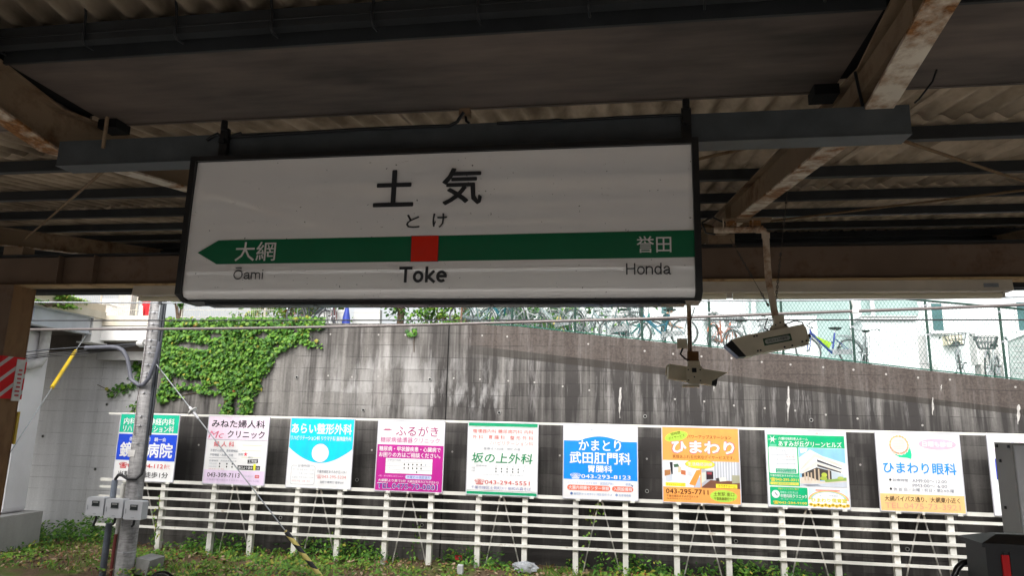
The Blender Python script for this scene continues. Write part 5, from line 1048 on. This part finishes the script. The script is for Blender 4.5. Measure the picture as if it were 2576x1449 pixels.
# ================================================================== apartment building
HW=M('house_white_render',(.66,.71,.72),.7,0,.04,1.2); HG=M('house_shade_panel',(.30,.40,.39),.6,0,.08,2); TEAL=M('window_dark_teal',(.045,.12,.13),.15,0,.2,3,.6); LOU=M('louvre_grey',(.48,.48,.48),.6,0,.1,3); TR=M('house_trim',(.62,.63,.64),.6,0,.06,4)
HY=20.5; R4=(1360,800,480); R6=(2291,780,480)
ap=thing('apartment_building','large white rendered apartment building behind the green chain-link fence','building',(6,HY,2))
hx0=at(*zo(R4,1120,300),HY).x
m=MB(); m.box(hx0,16,HY,HY+6,0.5,9.5,HW); m.build('wall',None,ap)
def hbox(name,reg,x0,x1,y0,y1,mat,Y,d=.03,par=None):
    a=at(*zo(reg,(x0+x1)/2,y1),Y); b=at(*zo(reg,(x0+x1)/2,y0),Y); l=at(*zo(reg,x0,(y0+y1)/2),Y).x; r=at(*zo(reg,x1,(y0+y1)/2),Y).x
    m=MB(); m.box(l,r,Y,Y+d,a.z,b.z,mat); o=m.build(name,None,par or ap); return o,(l,r,a.z,b.z)
def window(reg,x0,x1,y0,y1,zt=None):
    o,(l,r,za,zb)=hbox('window',reg,x0,x1,y0,y1,TR,HY-.05,.045)
    m=MB(); m.box(l+.05,r-.05,HY-.06,HY-.0505,za+.05,zb-.05,TEAL); m.build('pane',None,o)
    m=MB(); m.box(l-.05,r+.05,HY-.14,HY-.0505,za-.05,za-.001,TR); m.build('sill',None,o)
window(R6,1215,1420,200,640); window(R6,2455,2720,180,640); window(R4,2280,2425,20,290)
hbox('wall_panel',R4,1590,1840,-60,480,LOU,HY-.04); 
hbox('porch_recess',(1840,780,480),1000,2460,150,385,HG,HY-.03); hbox('porch_recess',(1840,780,480),2010,2480,390,1060,HG,HY-.035)
hbox('porch_recess',R6,215,1030,100,400,HG,HY-.036)
hbox('porch_recess',R4,1130,1200,150,560,TR,HY-.03)
for reg,x,y0,y1,w_ in (((1840,780,480),1065,150,470,40),(R6,365,150,470,34),(R6,1110,170,1100,16),((1840,780,480),930,150,400,24)):
    qa=at(*zo(reg,x,y0),HY-.3); qb=at(*zo(reg,x+ (y1-y0)*.05,y1),HY-.3); m=MB(); m.tube([(qa.x,HY-.3,qb.z),(qa.x,HY-.3,qa.z+.6)],w_*.0018,10,HW); m.build('drain_pipe',None,ap)
for reg,x0,x1,y in ((R6,225,1030,415),((1840,780,480),380,945,432),((1840,780,480),460,560,350)):
    o,(l,r,za,zb)=hbox('canopy_ledge',reg,x0,x1,y-16,y+6,LOU,HY-.75,.7)
    m=MB(); n=int((r-l)/.075); pl=[(r,HY-.756,za+.012),(l,HY-.756,za+.012)]
    for i in range(n): xx=l+.075*i; pl+=[(xx,HY-.756,za-.03),(xx+.04,HY-.756,za-.03),(xx+.041,HY-.756,za),(xx+.074,HY-.756,za)]
    m.prism(pl,(0,.005,0),M('ledge_teeth',(.12,.13,.13),.7))
    m.build('roof_edge',None,o)
hbox('louvre_panel',R6,1040,1215,690,1100,LOU,HY-.12,.1)
hbox('plinth',R6,480,1330,1105,1260,LOU,HY-.2,.19)
def shed(label,reg,x0,x1,y0,y1,Y,lines):
    a=at(*zo(reg,(x0+x1)/2,y1),Y); b=at(*zo(reg,(x0+x1)/2,y0),Y); l=at(*zo(reg,x0,(y0+y1)/2),Y).x; r=at(*zo(reg,x1,(y0+y1)/2),Y).x
    t=thing('storage_shed',label,'shed',((l+r)/2,Y,a.z-.8)); m=MB(); m.box(l,r,Y,Y+.7,a.z-.9,b.z,HW); m.build('case',None,t)
    xs=[l+(r-l)*f for f in [0]+lines+[1]]
    for p,q_ in zip(xs,xs[1:]):
        m=MB(); m.box(p+.012,q_-.012,Y-.02,Y-.001,a.z-.8,b.z-.08,HW); d=m.build('door',None,t); m=MB(); m.box(q_-.07,q_-.05,Y-.04,Y-.0205,(a.z+b.z)/2-.06,(a.z+b.z)/2+.06,LOU); m.build('handle',None,d)
    m=MB(); m.box(l-.05,r+.05,Y-.08,Y+.72,b.z+.001,b.z+.05,TR); m.build('roof',None,t)
shed('white storage shed with tall double doors behind the silver city bicycle',R6,240,1030,470,1100,19.4,[.33,.62])
shed('white storage shed left of the big security camera',(1840,780,480),480,940,450,860,19.6,[.5])
a=at(*zo(R6,2080,1110),18.9); b=at(*zo(R6,2080,645),18.9); l,r=at(*zo(R6,1890,900),18.9).x,at(*zo(R6,2280,900),18.9).x
t=thing('air_conditioner','grey outdoor air conditioner unit behind the basket bicycles','air conditioner',((l+r)/2,18.9,a.z)); m=MB(); m.box(l,r,18.9,19.25,a.z,b.z,M('ac_case',(.68,.68,.66),.5)); m.build('case',None,t); m=MB()
for k in range(16): zz=a.z+.05+k*(b.z-a.z-.1)/16; m.box(l+.04,r-.12,18.888,18.899,zz,zz+.012,LOU)
m.build('grille',None,t); m=MB(); m.box(l+.05,l+.15,18.9,19.2,a.z-.9,a.z-.001,CONC); m.box(r-.15,r-.05,18.9,19.2,a.z-.9,a.z-.001,CONC); m.build('foot',None,t)
o=None; a=at(*zo(R6,1650,800),19.9); b=at(*zo(R6,1650,662),19.9); l,r=at(*zo(R6,1540,730),19.9).x,at(*zo(R6,1765,730),19.9).x
t=thing('meter_cabinet','cream wall cabinet on the white building above the basket bicycles','cabinet',((l+r)/2,HY-.1,a.z)); m=MB(); m.box(l,r,HY-.3,HY-.002,a.z,b.z,M('cabinet_cream',(.72,.66,.5),.6)); m.build('case',None,t); m=MB(); m.box(l+.03,r-.03,HY-.312,HY-.3005,a.z+.03,b.z-.03,M('cabinet_cream',(.72,.66,.5),.6)); m.build('door',None,t)
# grey panel fence at far right
P=[at(*zo(R6,x,y),18.2) for x,y in ((2350,770),(2700,640),(2760,1400),(2400,1400))]
t=thing('panel_fence','grey slatted panel fence with sloping cap at the far right','fence',P[3]); m=MB(); m.prism([V((p.x,18.2,p.z)) for p in P],(0,.05,0),M('panel_grey_green',(.33,.38,.37),.6)); m.build('panel',None,t); m=MB()
m.bar(P[0]+V((-.05,-.02,.06)),P[1]+V((0,-.02,.06)),.1,.1,m=HW); m.build('cap',None,t); m=MB()
for k in range(9): zz=P[0].z-.12-.13*k; m.box(P[0].x+.05,P[2].x,18.188,18.199,zz,zz+.012,LOU)
m.build('slat_gap',None,t)
# hedge / green panel behind the left bicycles
plant('hedge','tangled olive and brown hedge behind the cream mesh fence above the ivy','hedge',(-8.9,17.9,3.8),1.7,.4,.75,2300,(5,3,2,2,1.5,.5),(.08,.15))
plant('hedge','clipped green hedge behind the left bicycles and the chain-link fence','hedge',(at(*zo(R4,560,330),19).x,19,3.3),2.6,.5,.95,2600,(5,6,3,1,0,0),(.1,.18))
t=thing('block_wall','pale wall behind the leaning bicycles at the left end of the chain-link fence','wall',(-3,19.8,3)); m=MB(); m.box(-4.2,hx0-.3,19.8,20,3,5.2,BLK); m.build('wall_face',None,t)
# ================================================================== bicycles
TY=M('tyre_black',(.10,.10,.105),.8); RIM=M('rim_alloy',(.55,.56,.58),.35,.6); CHR=M('bike_silver',(.50,.52,.54),.35,.5); SAD=M('saddle_black',(.02,.02,.02),.6)
def bike():
    t=thing('bicycle','b','bicycle'); R=.33
    for cx in (-.53,.55):
        m=MB(); m.ring((cx,0,R),(0,1,0),R-.018,.018,28,6,TY); w_=m.build('wheel',None,t,True)
        m=MB(); m.ring((cx,0,R),(0,1,0),R-.045,.010,24,4,RIM)
        for k in range(14): a=2*math.pi*k/14; m.tube([(cx,0,R),(cx+(R-.05)*math.cos(a),0,R+(R-.05)*math.sin(a))],.0022,3,RIM,caps=False)
        m.tube([(cx,-.05,R),(cx,.05,R)],.022,8,RIM); m.build('rim',None,w_,True)
        m=MB(); P=[(cx+(R+.03)*math.cos(a),0,R+(R+.03)*math.sin(a)) for a in [R_(20+ (10 if cx>0 else 0)+k*14) for k in range(11)]]; m.tube(P,.022,5,CHR,flat=.3); m.build('mudguard',None,t,True)
    m=MB(); bb=(-.05,0,.29); 
    m.tube([(.42,0,.80),(.40,0,.72),bb],.024,8); m.tube([bb,(-.20,0,.78)],.021,8); m.tube([(.41,0,.76),(.1,0,.5),(-.13,0,.56)],.02,8)
    for y in (-.05,.05): m.tube([bb,(-.53,y,R)],.010,6); m.tube([(-.16,0,.66),(-.53,y,R)],.008,6)
    m.mats=[]; fr=m.build('frame',CHR,t,True)
    m=MB(); m.prism([(-.02,.055,.24),(-.02,.055,.38),(-.5,.055,.39),(-.5,.055,.28)],(0,.012,0),CHR); m.build('chain_guard',None,t,True)
    m=MB()
    for y in (-.06,0,.06): m.tube([(-.26,y,.72),(-.72,y,.72)],.008,5,CHR)
    for y in (-.06,.06): m.tube([(-.62,y,.72),(-.53,y,R)],.007,5,CHR)
    m.build('rear_carrier',None,t,True)
    m=MB(); m.tube([(.415,0,.84),(.44,0,.72),(.47,0,.62)],.016,8,CHR)
    for y in (-.045,.045): m.tube([(.45,y*.6,.66),(.47,y,.6),(.55,y,R)],.010,6,CHR)
    m.build('fork',None,t,True)
    m=MB(); m.tube([(.40,0,.82),(.40,0,.98)],.014,8,CHR); m.tube([(.22,-.29,.99),(.32,-.27,1.02),(.40,-.1,.99),(.40,.1,.99),(.32,.27,1.02),(.22,.29,.99)],.011,8,CHR)
    for y in (-1,1): m.tube([(.22,.29*y,.99),(.13,.30*y,.975)],.017,8,SAD)
    m.build('handlebar',None,t,True)
    m=MB(); m.tube([(-.19,0,.74),(-.225,0,.87)],.013,8,CHR); m.add([(-.36,-.09,.90),(-.36,.09,.90),(-.2,.05,.915),(-.06,.02,.90),(-.06,-.02,.90),(-.2,-.05,.915),(-.33,-.07,.86),(-.33,.07,.86),(-.1,.015,.87),(-.1,-.015,.87)],[(0,1,2,5),(5,2,3,4),(0,6,7,1),(1,7,8,3,2),(4,9,6,0,5),(3,8,9,4),(6,9,8,7)],SAD); m.build('saddle',None,t,True)
    m=MB(); m.ring((-.05,0,.29),(0,1,0),.085,.008,18,4,CHR); m.tube([(-.05,-.07,.29),(.06,-.08,.17)],.01,6,CHR); m.tube([(-.05,.07,.29),(-.16,.08,.41)],.01,6,CHR); m.obox((.07,-.11,.17),(.04,0,0),(0,.035,0),(0,0,.01),SAD); m.obox((-.17,.11,.41),(.04,0,0),(0,.035,0),(0,0,.01),SAD); m.build('crankset',None,t,True)
    m=MB(); m.tube([(-.53,.06,R),(-.60,.12,.03)],.01,6,CHR); m.build('kickstand',None,t,True)
    return t
def basket(t):
    m=MB(); zt,zb=.98,.74; CHR=M('basket_wire_grey',(.16,.17,.18),.4,.4)
    def ringz(z,a,b): return [(.47,-a,z),(.47+b,-a,z),(.47+b,a,z),(.47,a,z)]
    T,Bq=ringz(zt,.20,.30),ringz(zb,.14,.23)
    for Rg in (T,Bq,[tuple((V(p)+V(q_))/2) for p,q_ in zip(T,Bq)]): m.tube(Rg,.010,5,CHR,closed=True)
    for k in range(4):
        for f in [i/6 for i in range(6)]: m.tube([V(T[k]).lerp(V(T[(k+1)%4]),f),V(Bq[k]).lerp(V(Bq[(k+1)%4]),f)],.006,4,CHR)
    for f in (.25,.5,.75): m.tube([V(Bq[0]).lerp(V(Bq[1]),f),V(Bq[3]).lerp(V(Bq[2]),f)],.004,4,CHR)
    return m.build('basket',None,t,True)
pb=bike(); pbk=bike(); basket(pbk)
BK=[(x,Y,rz,lean,col,bask,lab) for x,Y,rz,lean,col,bask,lab in (
 (772,17.0,70,6,'#4a5154',0,'dark bicycle standing above the ivy in front of the grey corrugated shed'),
 (838,17.1,110,-8,'#7c2a2e',0,'dark red bicycle leaning by the pale block wall above the ivy'),
 (1205,16.9,35,6,'#8fa0a4',1,'pale bicycle with basket at the left end of the chain-link fence'),
 (1262,16.7,140,-5,'#23606e',0,'dark teal bicycle second from the left end of the chain-link fence'),
 (1335,17.0,25,5,'#d5d8d8',1,'white bicycle with basket in front of the green hedge'),
 (1398,16.8,150,-6,'#9aa4a6',0,'grey bicycle left of the leaning yellow board'),
 (1478,17.1,60,4,'#e2e4e4',1,'white bicycle with basket right of the leaning yellow board'),
 (1535,16.8,155,-5,'#8d9ca0',0,'grey bicycle in front of the grey corrugated wall panel'),
 (1590,17.0,20,4,'#2a8a86',0,'teal bicycle just left of the person'),
 (1665,16.6,165,-6,'#356f86',1,'blue bicycle with basket held by the person'),
 (1815,16.8,60,5,'#d98a72',1,'bicycle with orange front wheel guard behind the far security camera pole'),
 (1892,16.9,35,-4,'#8c9496',1,'bicycle with wire basket half hidden by the big security camera'),
 (2092,16.6,200,9,'#2b3a8c',0,'blue and lime road bicycle right of the big security camera'),
 (2172,16.9,75,4,'#b9c2c4',0,'silver city bicycle beside a fence post and the white shed'),
 (2414,16.8,-114,3,'#9aa2a4',1,'bicycle with front basket facing the tracks below the cream cabinet'),
 (2490,16.8,-124,-3,'#a9b0b0',1,'bicycle with front basket facing the tracks below the air conditioner'))]
fm={}
for i,(x,Y,rz,lean,c,bk,lab) in enumerate(BK):
    X=at(x,900,Y).x
    src=(pbk if bk else pb)
    first=('used' in src.keys())
    if not first: src['used']=1; o=src
    else: o=copy_tree(src)
    o.location=(X,Y,wtop(X)-.02); o.rotation_euler=(R_(lean),0,R_(rz)); tag(o,lab,'bicycle','bicycles parked behind the chain-link fence')
    if c not in fm: fm[c]=M('frame_'+c.strip('#'),c,.35,.2,.08,6)
    for ch in kids(o):
        if ch.name.split('.')[0] in ('frame','fork') : ch.material_slots[0].link='OBJECT'; ch.material_slots[0].material=fm[c]
        if 'orange' in lab and ch.name.startswith('mudguard'): ch.material_slots[0].link='OBJECT'; ch.material_slots[0].material=M('orange_guard',(.6,.16,.06),.5)
for s in (pb,pbk):
    del s['used']
for o in list(bpy.data.objects):
    if 'used' in o.keys(): del o['used']
for o in [q for q in bpy.data.objects if 'lime' in str(q.get('label',''))]:
    m=MB(); m.prism([(.33,-.02,.68),(.02,-.02,.40),(-.06,-.02,.54)],(0,.04,0),M('lime_bag',(.35,.6,.03),.6)); m.build('frame_bag',None,o,True)
# leaning yellow board
t=thing('tool_board','narrow yellow folding stand leaning among the bicycles','stand',(at(*zo(R4,850,500),16.75).x,16.75,wtop(-1)))
m=MB(); YL=M('yellow_stand',(.72,.60,.14),.5)
for a,b in (((820,265),(905,560)),((835,280),(740,420))): m.bar(at(*zo(R4,*a),16.75),at(*zo(R4,*b),16.75),.10,.03,m=YL)
m.build('leaf',None,t); t.name='folding_stand'
# ================================================================== person among the bicycles
SKIN=M('skin',(.46,.28,.20),.55); SHIRT=M('dark_teal_shirt',(.012,.045,.055),.8,0,.2,14); TROU=M('dark_trousers',(.02,.024,.03),.8); HAIR=M('black_hair',(.012,.012,.013),.5)
PYY=19.2; px_=at(*zo(R4,2330,330),PYY).x; pz=wtop(px_)-.06
pe=thing('person','person with short black hair in a dark teal T-shirt bending over a bicycle','person',(px_,PYY,pz)); pe.scale=(.86,.86,.86)
def skin(name,pts,edges,radii,matf,parent,lev=2):
    me=bpy.data.meshes.new(name); me.from_pydata([tuple(V(p)) for p in pts],edges,[]); o=bpy.data.objects.new(name,me); COL.objects.link(o)
    md=o.modifiers.new('s','SKIN'); o.data.skin_vertices[0].data[0].use_root=True
    for i,r in enumerate(radii): o.data.skin_vertices[0].data[i].radius=(r,r) if not isinstance(r,tuple) else r
    sb=o.modifiers.new('u','SUBSURF'); sb.levels=lev; sb.render_levels=lev
    bpy.context.view_layer.update(); ev=o.evaluated_get(bpy.context.evaluated_depsgraph_get()); nm=bpy.data.meshes.new_from_object(ev); nm.name=name
    bpy.data.objects.remove(o); ms=[]
    nm.materials.clear()
    for p in nm.polygons:
        mt=matf(p.center); 
        if mt not in ms: ms.append(mt); nm.materials.append(mt)
        p.material_index=ms.index(mt); p.use_smooth=True
    n=bpy.data.objects.new(name,nm); COL.objects.link(n); n.parent=parent; return n
# facing +X (to the right), head bowed; local coordinates from the feet
J=[(0,0,.93),(.03,0,1.12),(.07,0,1.33),(.10,0,1.44),(.15,0,1.50),(.20,0,1.58),
   (.10,-.19,1.40),(.20,-.23,1.15),(.42,-.16,1.06),(.50,-.14,1.05),
   (.10,.19,1.40),(.22,.23,1.16),(.45,.17,1.08),(.53,.15,1.07),
   (0,-.10,.88),(.02,-.11,.48),(-.01,-.11,.09),(.13,-.12,.04),
   (0,.10,.88),(.05,.11,.48),(.03,.11,.09),(.17,.12,.04)]
E_=[(0,1),(1,2),(2,3),(3,4),(4,5),(3,6),(6,7),(7,8),(8,9),(3,10),(10,11),(11,12),(12,13),(0,14),(14,15),(15,16),(16,17),(0,18),(18,19),(19,20),(20,21)]
Rd=[(.15,.12),(.15,.115),(.165,.12),(.09,.085),.055,.06,.062,.047,.034,.03,.062,.047,.034,.03,.088,.062,.045,.04,.088,.062,.045,.04]
def pm(c):
    if c.z<.90: return TROU if c.z>.09 else SAD
    if c.z>1.455 and c.x>.1 and abs(c.y)<.1: return SKIN
    if abs(c.y)>.11 and c.x>.17 and c.z<1.26: return SKIN
    return SHIRT
skin('body',J,E_,Rd,pm,pe)
m=MB()
def ball(m,c,rx,ry,rz_,mat,n=12,k=8,f=lambda a,b:1):
    vs=[(c[0]+rx*math.sin(math.pi*j/k)*math.cos(2*math.pi*i/n),c[1]+ry*math.sin(math.pi*j/k)*math.sin(2*math.pi*i/n),c[2]+rz_*math.cos(math.pi*j/k)) for j in range(k+1) for i in range(n)]
    m.add(vs,[(j*n+i,(j+1)*n+i,(j+1)*n+(i+1)%n,j*n+(i+1)%n) for j in range(k) for i in range(n)],mat,True)
ball(m,(.235,0,1.635),.098,.078,.118,SKIN); m.add([(.325,-.012,1.64),(.325,.012,1.64),(.352,0,1.612),(.322,0,1.60)],[(0,1,2),(0,2,3),(1,3,2)],SKIN)
for y in (-.03,.03): ball(m,(.322,y,1.642),.01,.014,.008,BLACKP,8,6)
ball(m,(.322,0,1.578),.008,.024,.007,M('lips',(.32,.12,.10),.5),8,6)
for y in (-.08,.08): ball(m,(.225,y,1.625),.02,.01,.03,SKIN,8,6)
m.build('head',None,pe,True)
m=MB(); ball(m,(.215,0,1.668),.112,.092,.105,HAIR,14,8); ball(m,(.18,0,1.63),.085,.086,.10,HAIR,14,8); m.build('hair',None,pe,True)
for s in (-1,1):
    m=MB(); b=V((.50 if s<0 else .53,.14*s,1.05 if s<0 else 1.07))
    for k in range(4): o=V((.02,(k-1.5)*.019,0)); m.tube([b+o*.6,b+o+V((.05,0,-.005)),b+o+V((.078,0,-.028)),b+o+V((.07,0,-.05))],[.011,.010,.009,.007],6,SKIN)
    m.tube([b+V((0,-.04*s,.0)),b+V((.035,-.058*s,-.012)),b+V((.055,-.05*s,-.032))],[.012,.010,.008],6,SKIN); ball(m,b+V((.012,0,0)),.045,.042,.02,SKIN,10,6); m.build('hand',None,pe,True)
# ================================================================== near things on the platform, lower right
HOUS=M('housing_black_grain',(.010,.011,.014),.42,0,.25,40,.5)
Yq=2.6
tl=thing('signal_post','black box-shaped post head with pyramid cap and a vertical red strip, nearest at lower right','signal post',(1.26,Yq,FLOOR))
def qq(x,y,Y=Yq): return at(x,y,Y)
xL=qq(2479,1390,Yq-.03).x; xR=xL+.24; zc=qq(2473,1373,Yq-.045).z
m=MB(); y0,y1=Yq-.03,Yq+.105
m.box(xL,xR,y0,y1,zc-.42,zc-.006,HOUS)
for i in range(10): xx=xL+.05+i*.018; m.box(xx,xx+.006,y0-.004,y0-.0002,zc-.42,zc-.02,HOUS) if not (xL+.085<xx<xL+.125) else None
m.build('case',None,tl)
m=MB(); e=.016; zb=zc-.005; ap_=.035
m.hexa([(xL-e,y0-e,zb),(xR+e,y0-e,zb),(xR+e,y1+e,zb),(xL-e,y1+e,zb),(xL-e,y0-e,zb+.012),(xR+e,y0-e,zb+.012),(xR+e,y1+e,zb+.012),(xL-e,y1+e,zb+.012)],HOUS)
m.hexa([(xL-e+.002,y0-e+.002,zb+.0122),(xR+e-.002,y0-e+.002,zb+.0122),(xR+e-.002,y1+e-.002,zb+.0122),(xL-e+.002,y1+e-.002,zb+.0122),(xL+.06,y0+.05,zb+ap_),(xR-.06,y0+.05,zb+ap_),(xR-.06,y1-.05,zb+ap_),(xL+.06,y1-.05,zb+ap_)],HOUS)
m.build('cap',None,tl)
m=MB(); rx=qq(2526,1400,y0).x; m.box(rx-.011,rx+.011,y0-.0065,y0-.0005,zc-.24,zc-.028,M('red_strip_lens',(.50,.012,.015),.25,0,.05,5)); m.build('red_strip',None,tl)
m=MB(); m.tube([(xL+.12,Yq+.04,FLOOR),(xL+.12,Yq+.04,zc-.4201)],.05,12,HOUS); m.build('post',None,tl)
Yc2=4.2
cb=thing('equipment_cabinet','tall grey metal cabinet behind the black post head at the right edge','cabinet',(1.95,Yc2,FLOOR))
cl=qq(2553,1200,Yc2).x; ztop=qq(2560,1115,Yc2).z; CAB=M('cabinet_grey_paint',(.5,.5,.5),.45,.1,.08,2); CABD=M('cabinet_side_shaded',(.42,.42,.41),.5,.1,.1,2)
m=MB(); m.box(cl,cl+.55,Yc2,Yc2+.18,FLOOR+.1,ztop,CABD); m.build('case',None,cb)
m=MB(); m.box(cl+.006,cl+.545,Yc2-.012,Yc2-.001,FLOOR+.15,ztop-.012,M('cabinet_door_lit',(.72,.74,.78),.4,.1,.06,2)); m.build('door',None,cb)  # door paler than the case: gloss on the front painted into its colour
for y_,z in ((Yc2+.03,ztop-.02),(Yc2+.15,ztop-.02),(Yc2+.13,ztop-.1),(Yc2+.13,ztop-.35)): m=MB(); m.obox((cl-.003,y_,z),(.003,0,0),(0,.008,0),(0,0,.008),BLACKP); m.build('rivet',None,cb)
m=MB(); m.box(cl+.02,cl+.53,Yc2+.02,Yc2+.16,FLOOR,FLOOR+.1,HOUS); m.build('plinth',None,cb)
def hoop(name,label,pts,Y,r,mat):
    P=[at(x,y,Y) for x,y in pts]; t=thing(name,label,'hoop rail',(P[0].x,Y,FLOOR)); m=MB(); m.tube([V((P[0].x,Y,FLOOR))]+P+[V((P[-1].x,Y,FLOOR))],r,10,mat); m.build('rail',None,t); return t
HR=M('black_rubber_rail',(.012,.012,.014),.22,0,.2,10,.6)
hoop('hoop_rail','glossy black arched rail just showing beside the black post head',[(2396,1475),(2400,1449),(2408,1430),(2420,1418),(2435,1413),(2450,1418),(2462,1440),(2466,1475)],2.75,.0105,HR)
hoop('hoop_rail','glossy black arched rail just breaking the bottom edge beside the concrete pole',[(370,1475),(378,1460),(388,1450),(399,1444.5),(410,1443),(421,1446),(432,1455),(440,1470),(446,1485)],2.75,.0105,HR)
# ================================================================== small things on the bank
def gp_(x,y): d=ray(x,y); k=(GROUND+.02-EYE.z)/d.z; return EYE+d*k
def small(name,label,cat,loc): return thing(name,label,cat,loc)
p=at(1156,1437,14.4); t=small('marker_post','short white concrete marker post in the weeds below the magenta board','marker post',(p.x,14.4,GROUND)); m=MB(); m.rbox(p.x-.055,p.x+.055,14.4,14.51,GROUND-.1,at(1150,1424,14.4).z,.012,M('marker_white',(.62,.62,.64),.6)); m.build('shaft',None,t); m=MB(); m.box(p.x-.05,p.x+.05,14.41,14.5,at(1150,1424,14.4).z+.0005,at(1150,1424,14.4).z+.012,WH); m.build('cap',None,t)
p=at(1153,1404,15.35); t=small('red_tag','small red warning tag on a stake among the weeds','tag',(p.x,15.35,GROUND)); m=MB(); m.box(p.x-.075,p.x+.075,15.35,15.358,p.z-.05,p.z+.05,M('tag_red',(.5,.03,.035),.6)); m.build('plate',None,t); m=MB(); m.box(p.x-.01,p.x+.01,15.359,15.375,GROUND-.1,p.z+.02,BARK); m.build('stake',None,t)
def bagm():
    t=NT('thin_plastic_bag',.2,0,.5); t.col((.55,.58,.62)); t.b.inputs['Alpha'].default_value=.55; return t.m
p=at(1316,1424,15.0); t=small('plastic_bag','crumpled translucent plastic bag at the foot of a fence post','bag',(p.x,15,GROUND)); m=MB(); r2=random.Random(3); n,k=14,8; vs=[]
for j in range(k+1):
    for i in range(n):
        a=2*math.pi*i/n; f=1+r2.uniform(-.22,.22); vs.append((p.x+.25*f*math.sin(math.pi*j/k)*math.cos(a)+.05,14.9+.16*f*math.sin(math.pi*j/k)*math.sin(a),GROUND+.12+.11*f*math.cos(math.pi*j/k)))
m.add(vs,[(j*n+i,(j+1)*n+i,(j+1)*n+(i+1)%n,j*n+(i+1)%n) for j in range(k) for i in range(n)],bagm()); m.build('film',None,t)
p=gp_(372,1418); t=small('concrete_block','pale slanted concrete block lying right of the concrete pole','block',(-9.25,13.2,GROUND)); m=MB(); q_=at(362,1412,13.1); m.hexa([(q_.x-.14,13.05,GROUND-.05),(q_.x+.15,13.0,GROUND-.05),(q_.x+.2,13.4,GROUND-.05),(q_.x-.1,13.45,GROUND-.05),(q_.x-.14,13.05,q_.z+.06),(q_.x+.2,13.0,q_.z+.03),(q_.x+.24,13.4,q_.z+.05),(q_.x-.1,13.45,q_.z+.08)],PVC); m.build('body',None,t)
# unseen, behind the camera: dark wall and bar added to shape the sign's reflected sky bands
t=thing('backdrop_wall','unseen dark backdrop wall added behind the camera to bound the sign reflection','wall',(0,-14,GROUND)); m=MB(); m.box(-40,40,-14.6,-14,GROUND-.3,5.33,concrete('dark_backdrop_concrete',(.2,.2,.18),(.1,.1,.08),2)); m.build('wall_face',None,t)
t=thing('reflection_blocker','unseen dark duct hung under the girder on the other side of the platform','blocker',(0,-1.4,2.9)); m=MB(); m.box(-14,11,-1.46,-1.34,2.915,2.966,DARK); m.build('blocker_bar',None,t); m=MB()
for x in range(-13,11,2): m.box(x,x+.03,-1.42,-1.38,2.9665,3.0055,DARK)
m.build('blocker_tie',None,t)
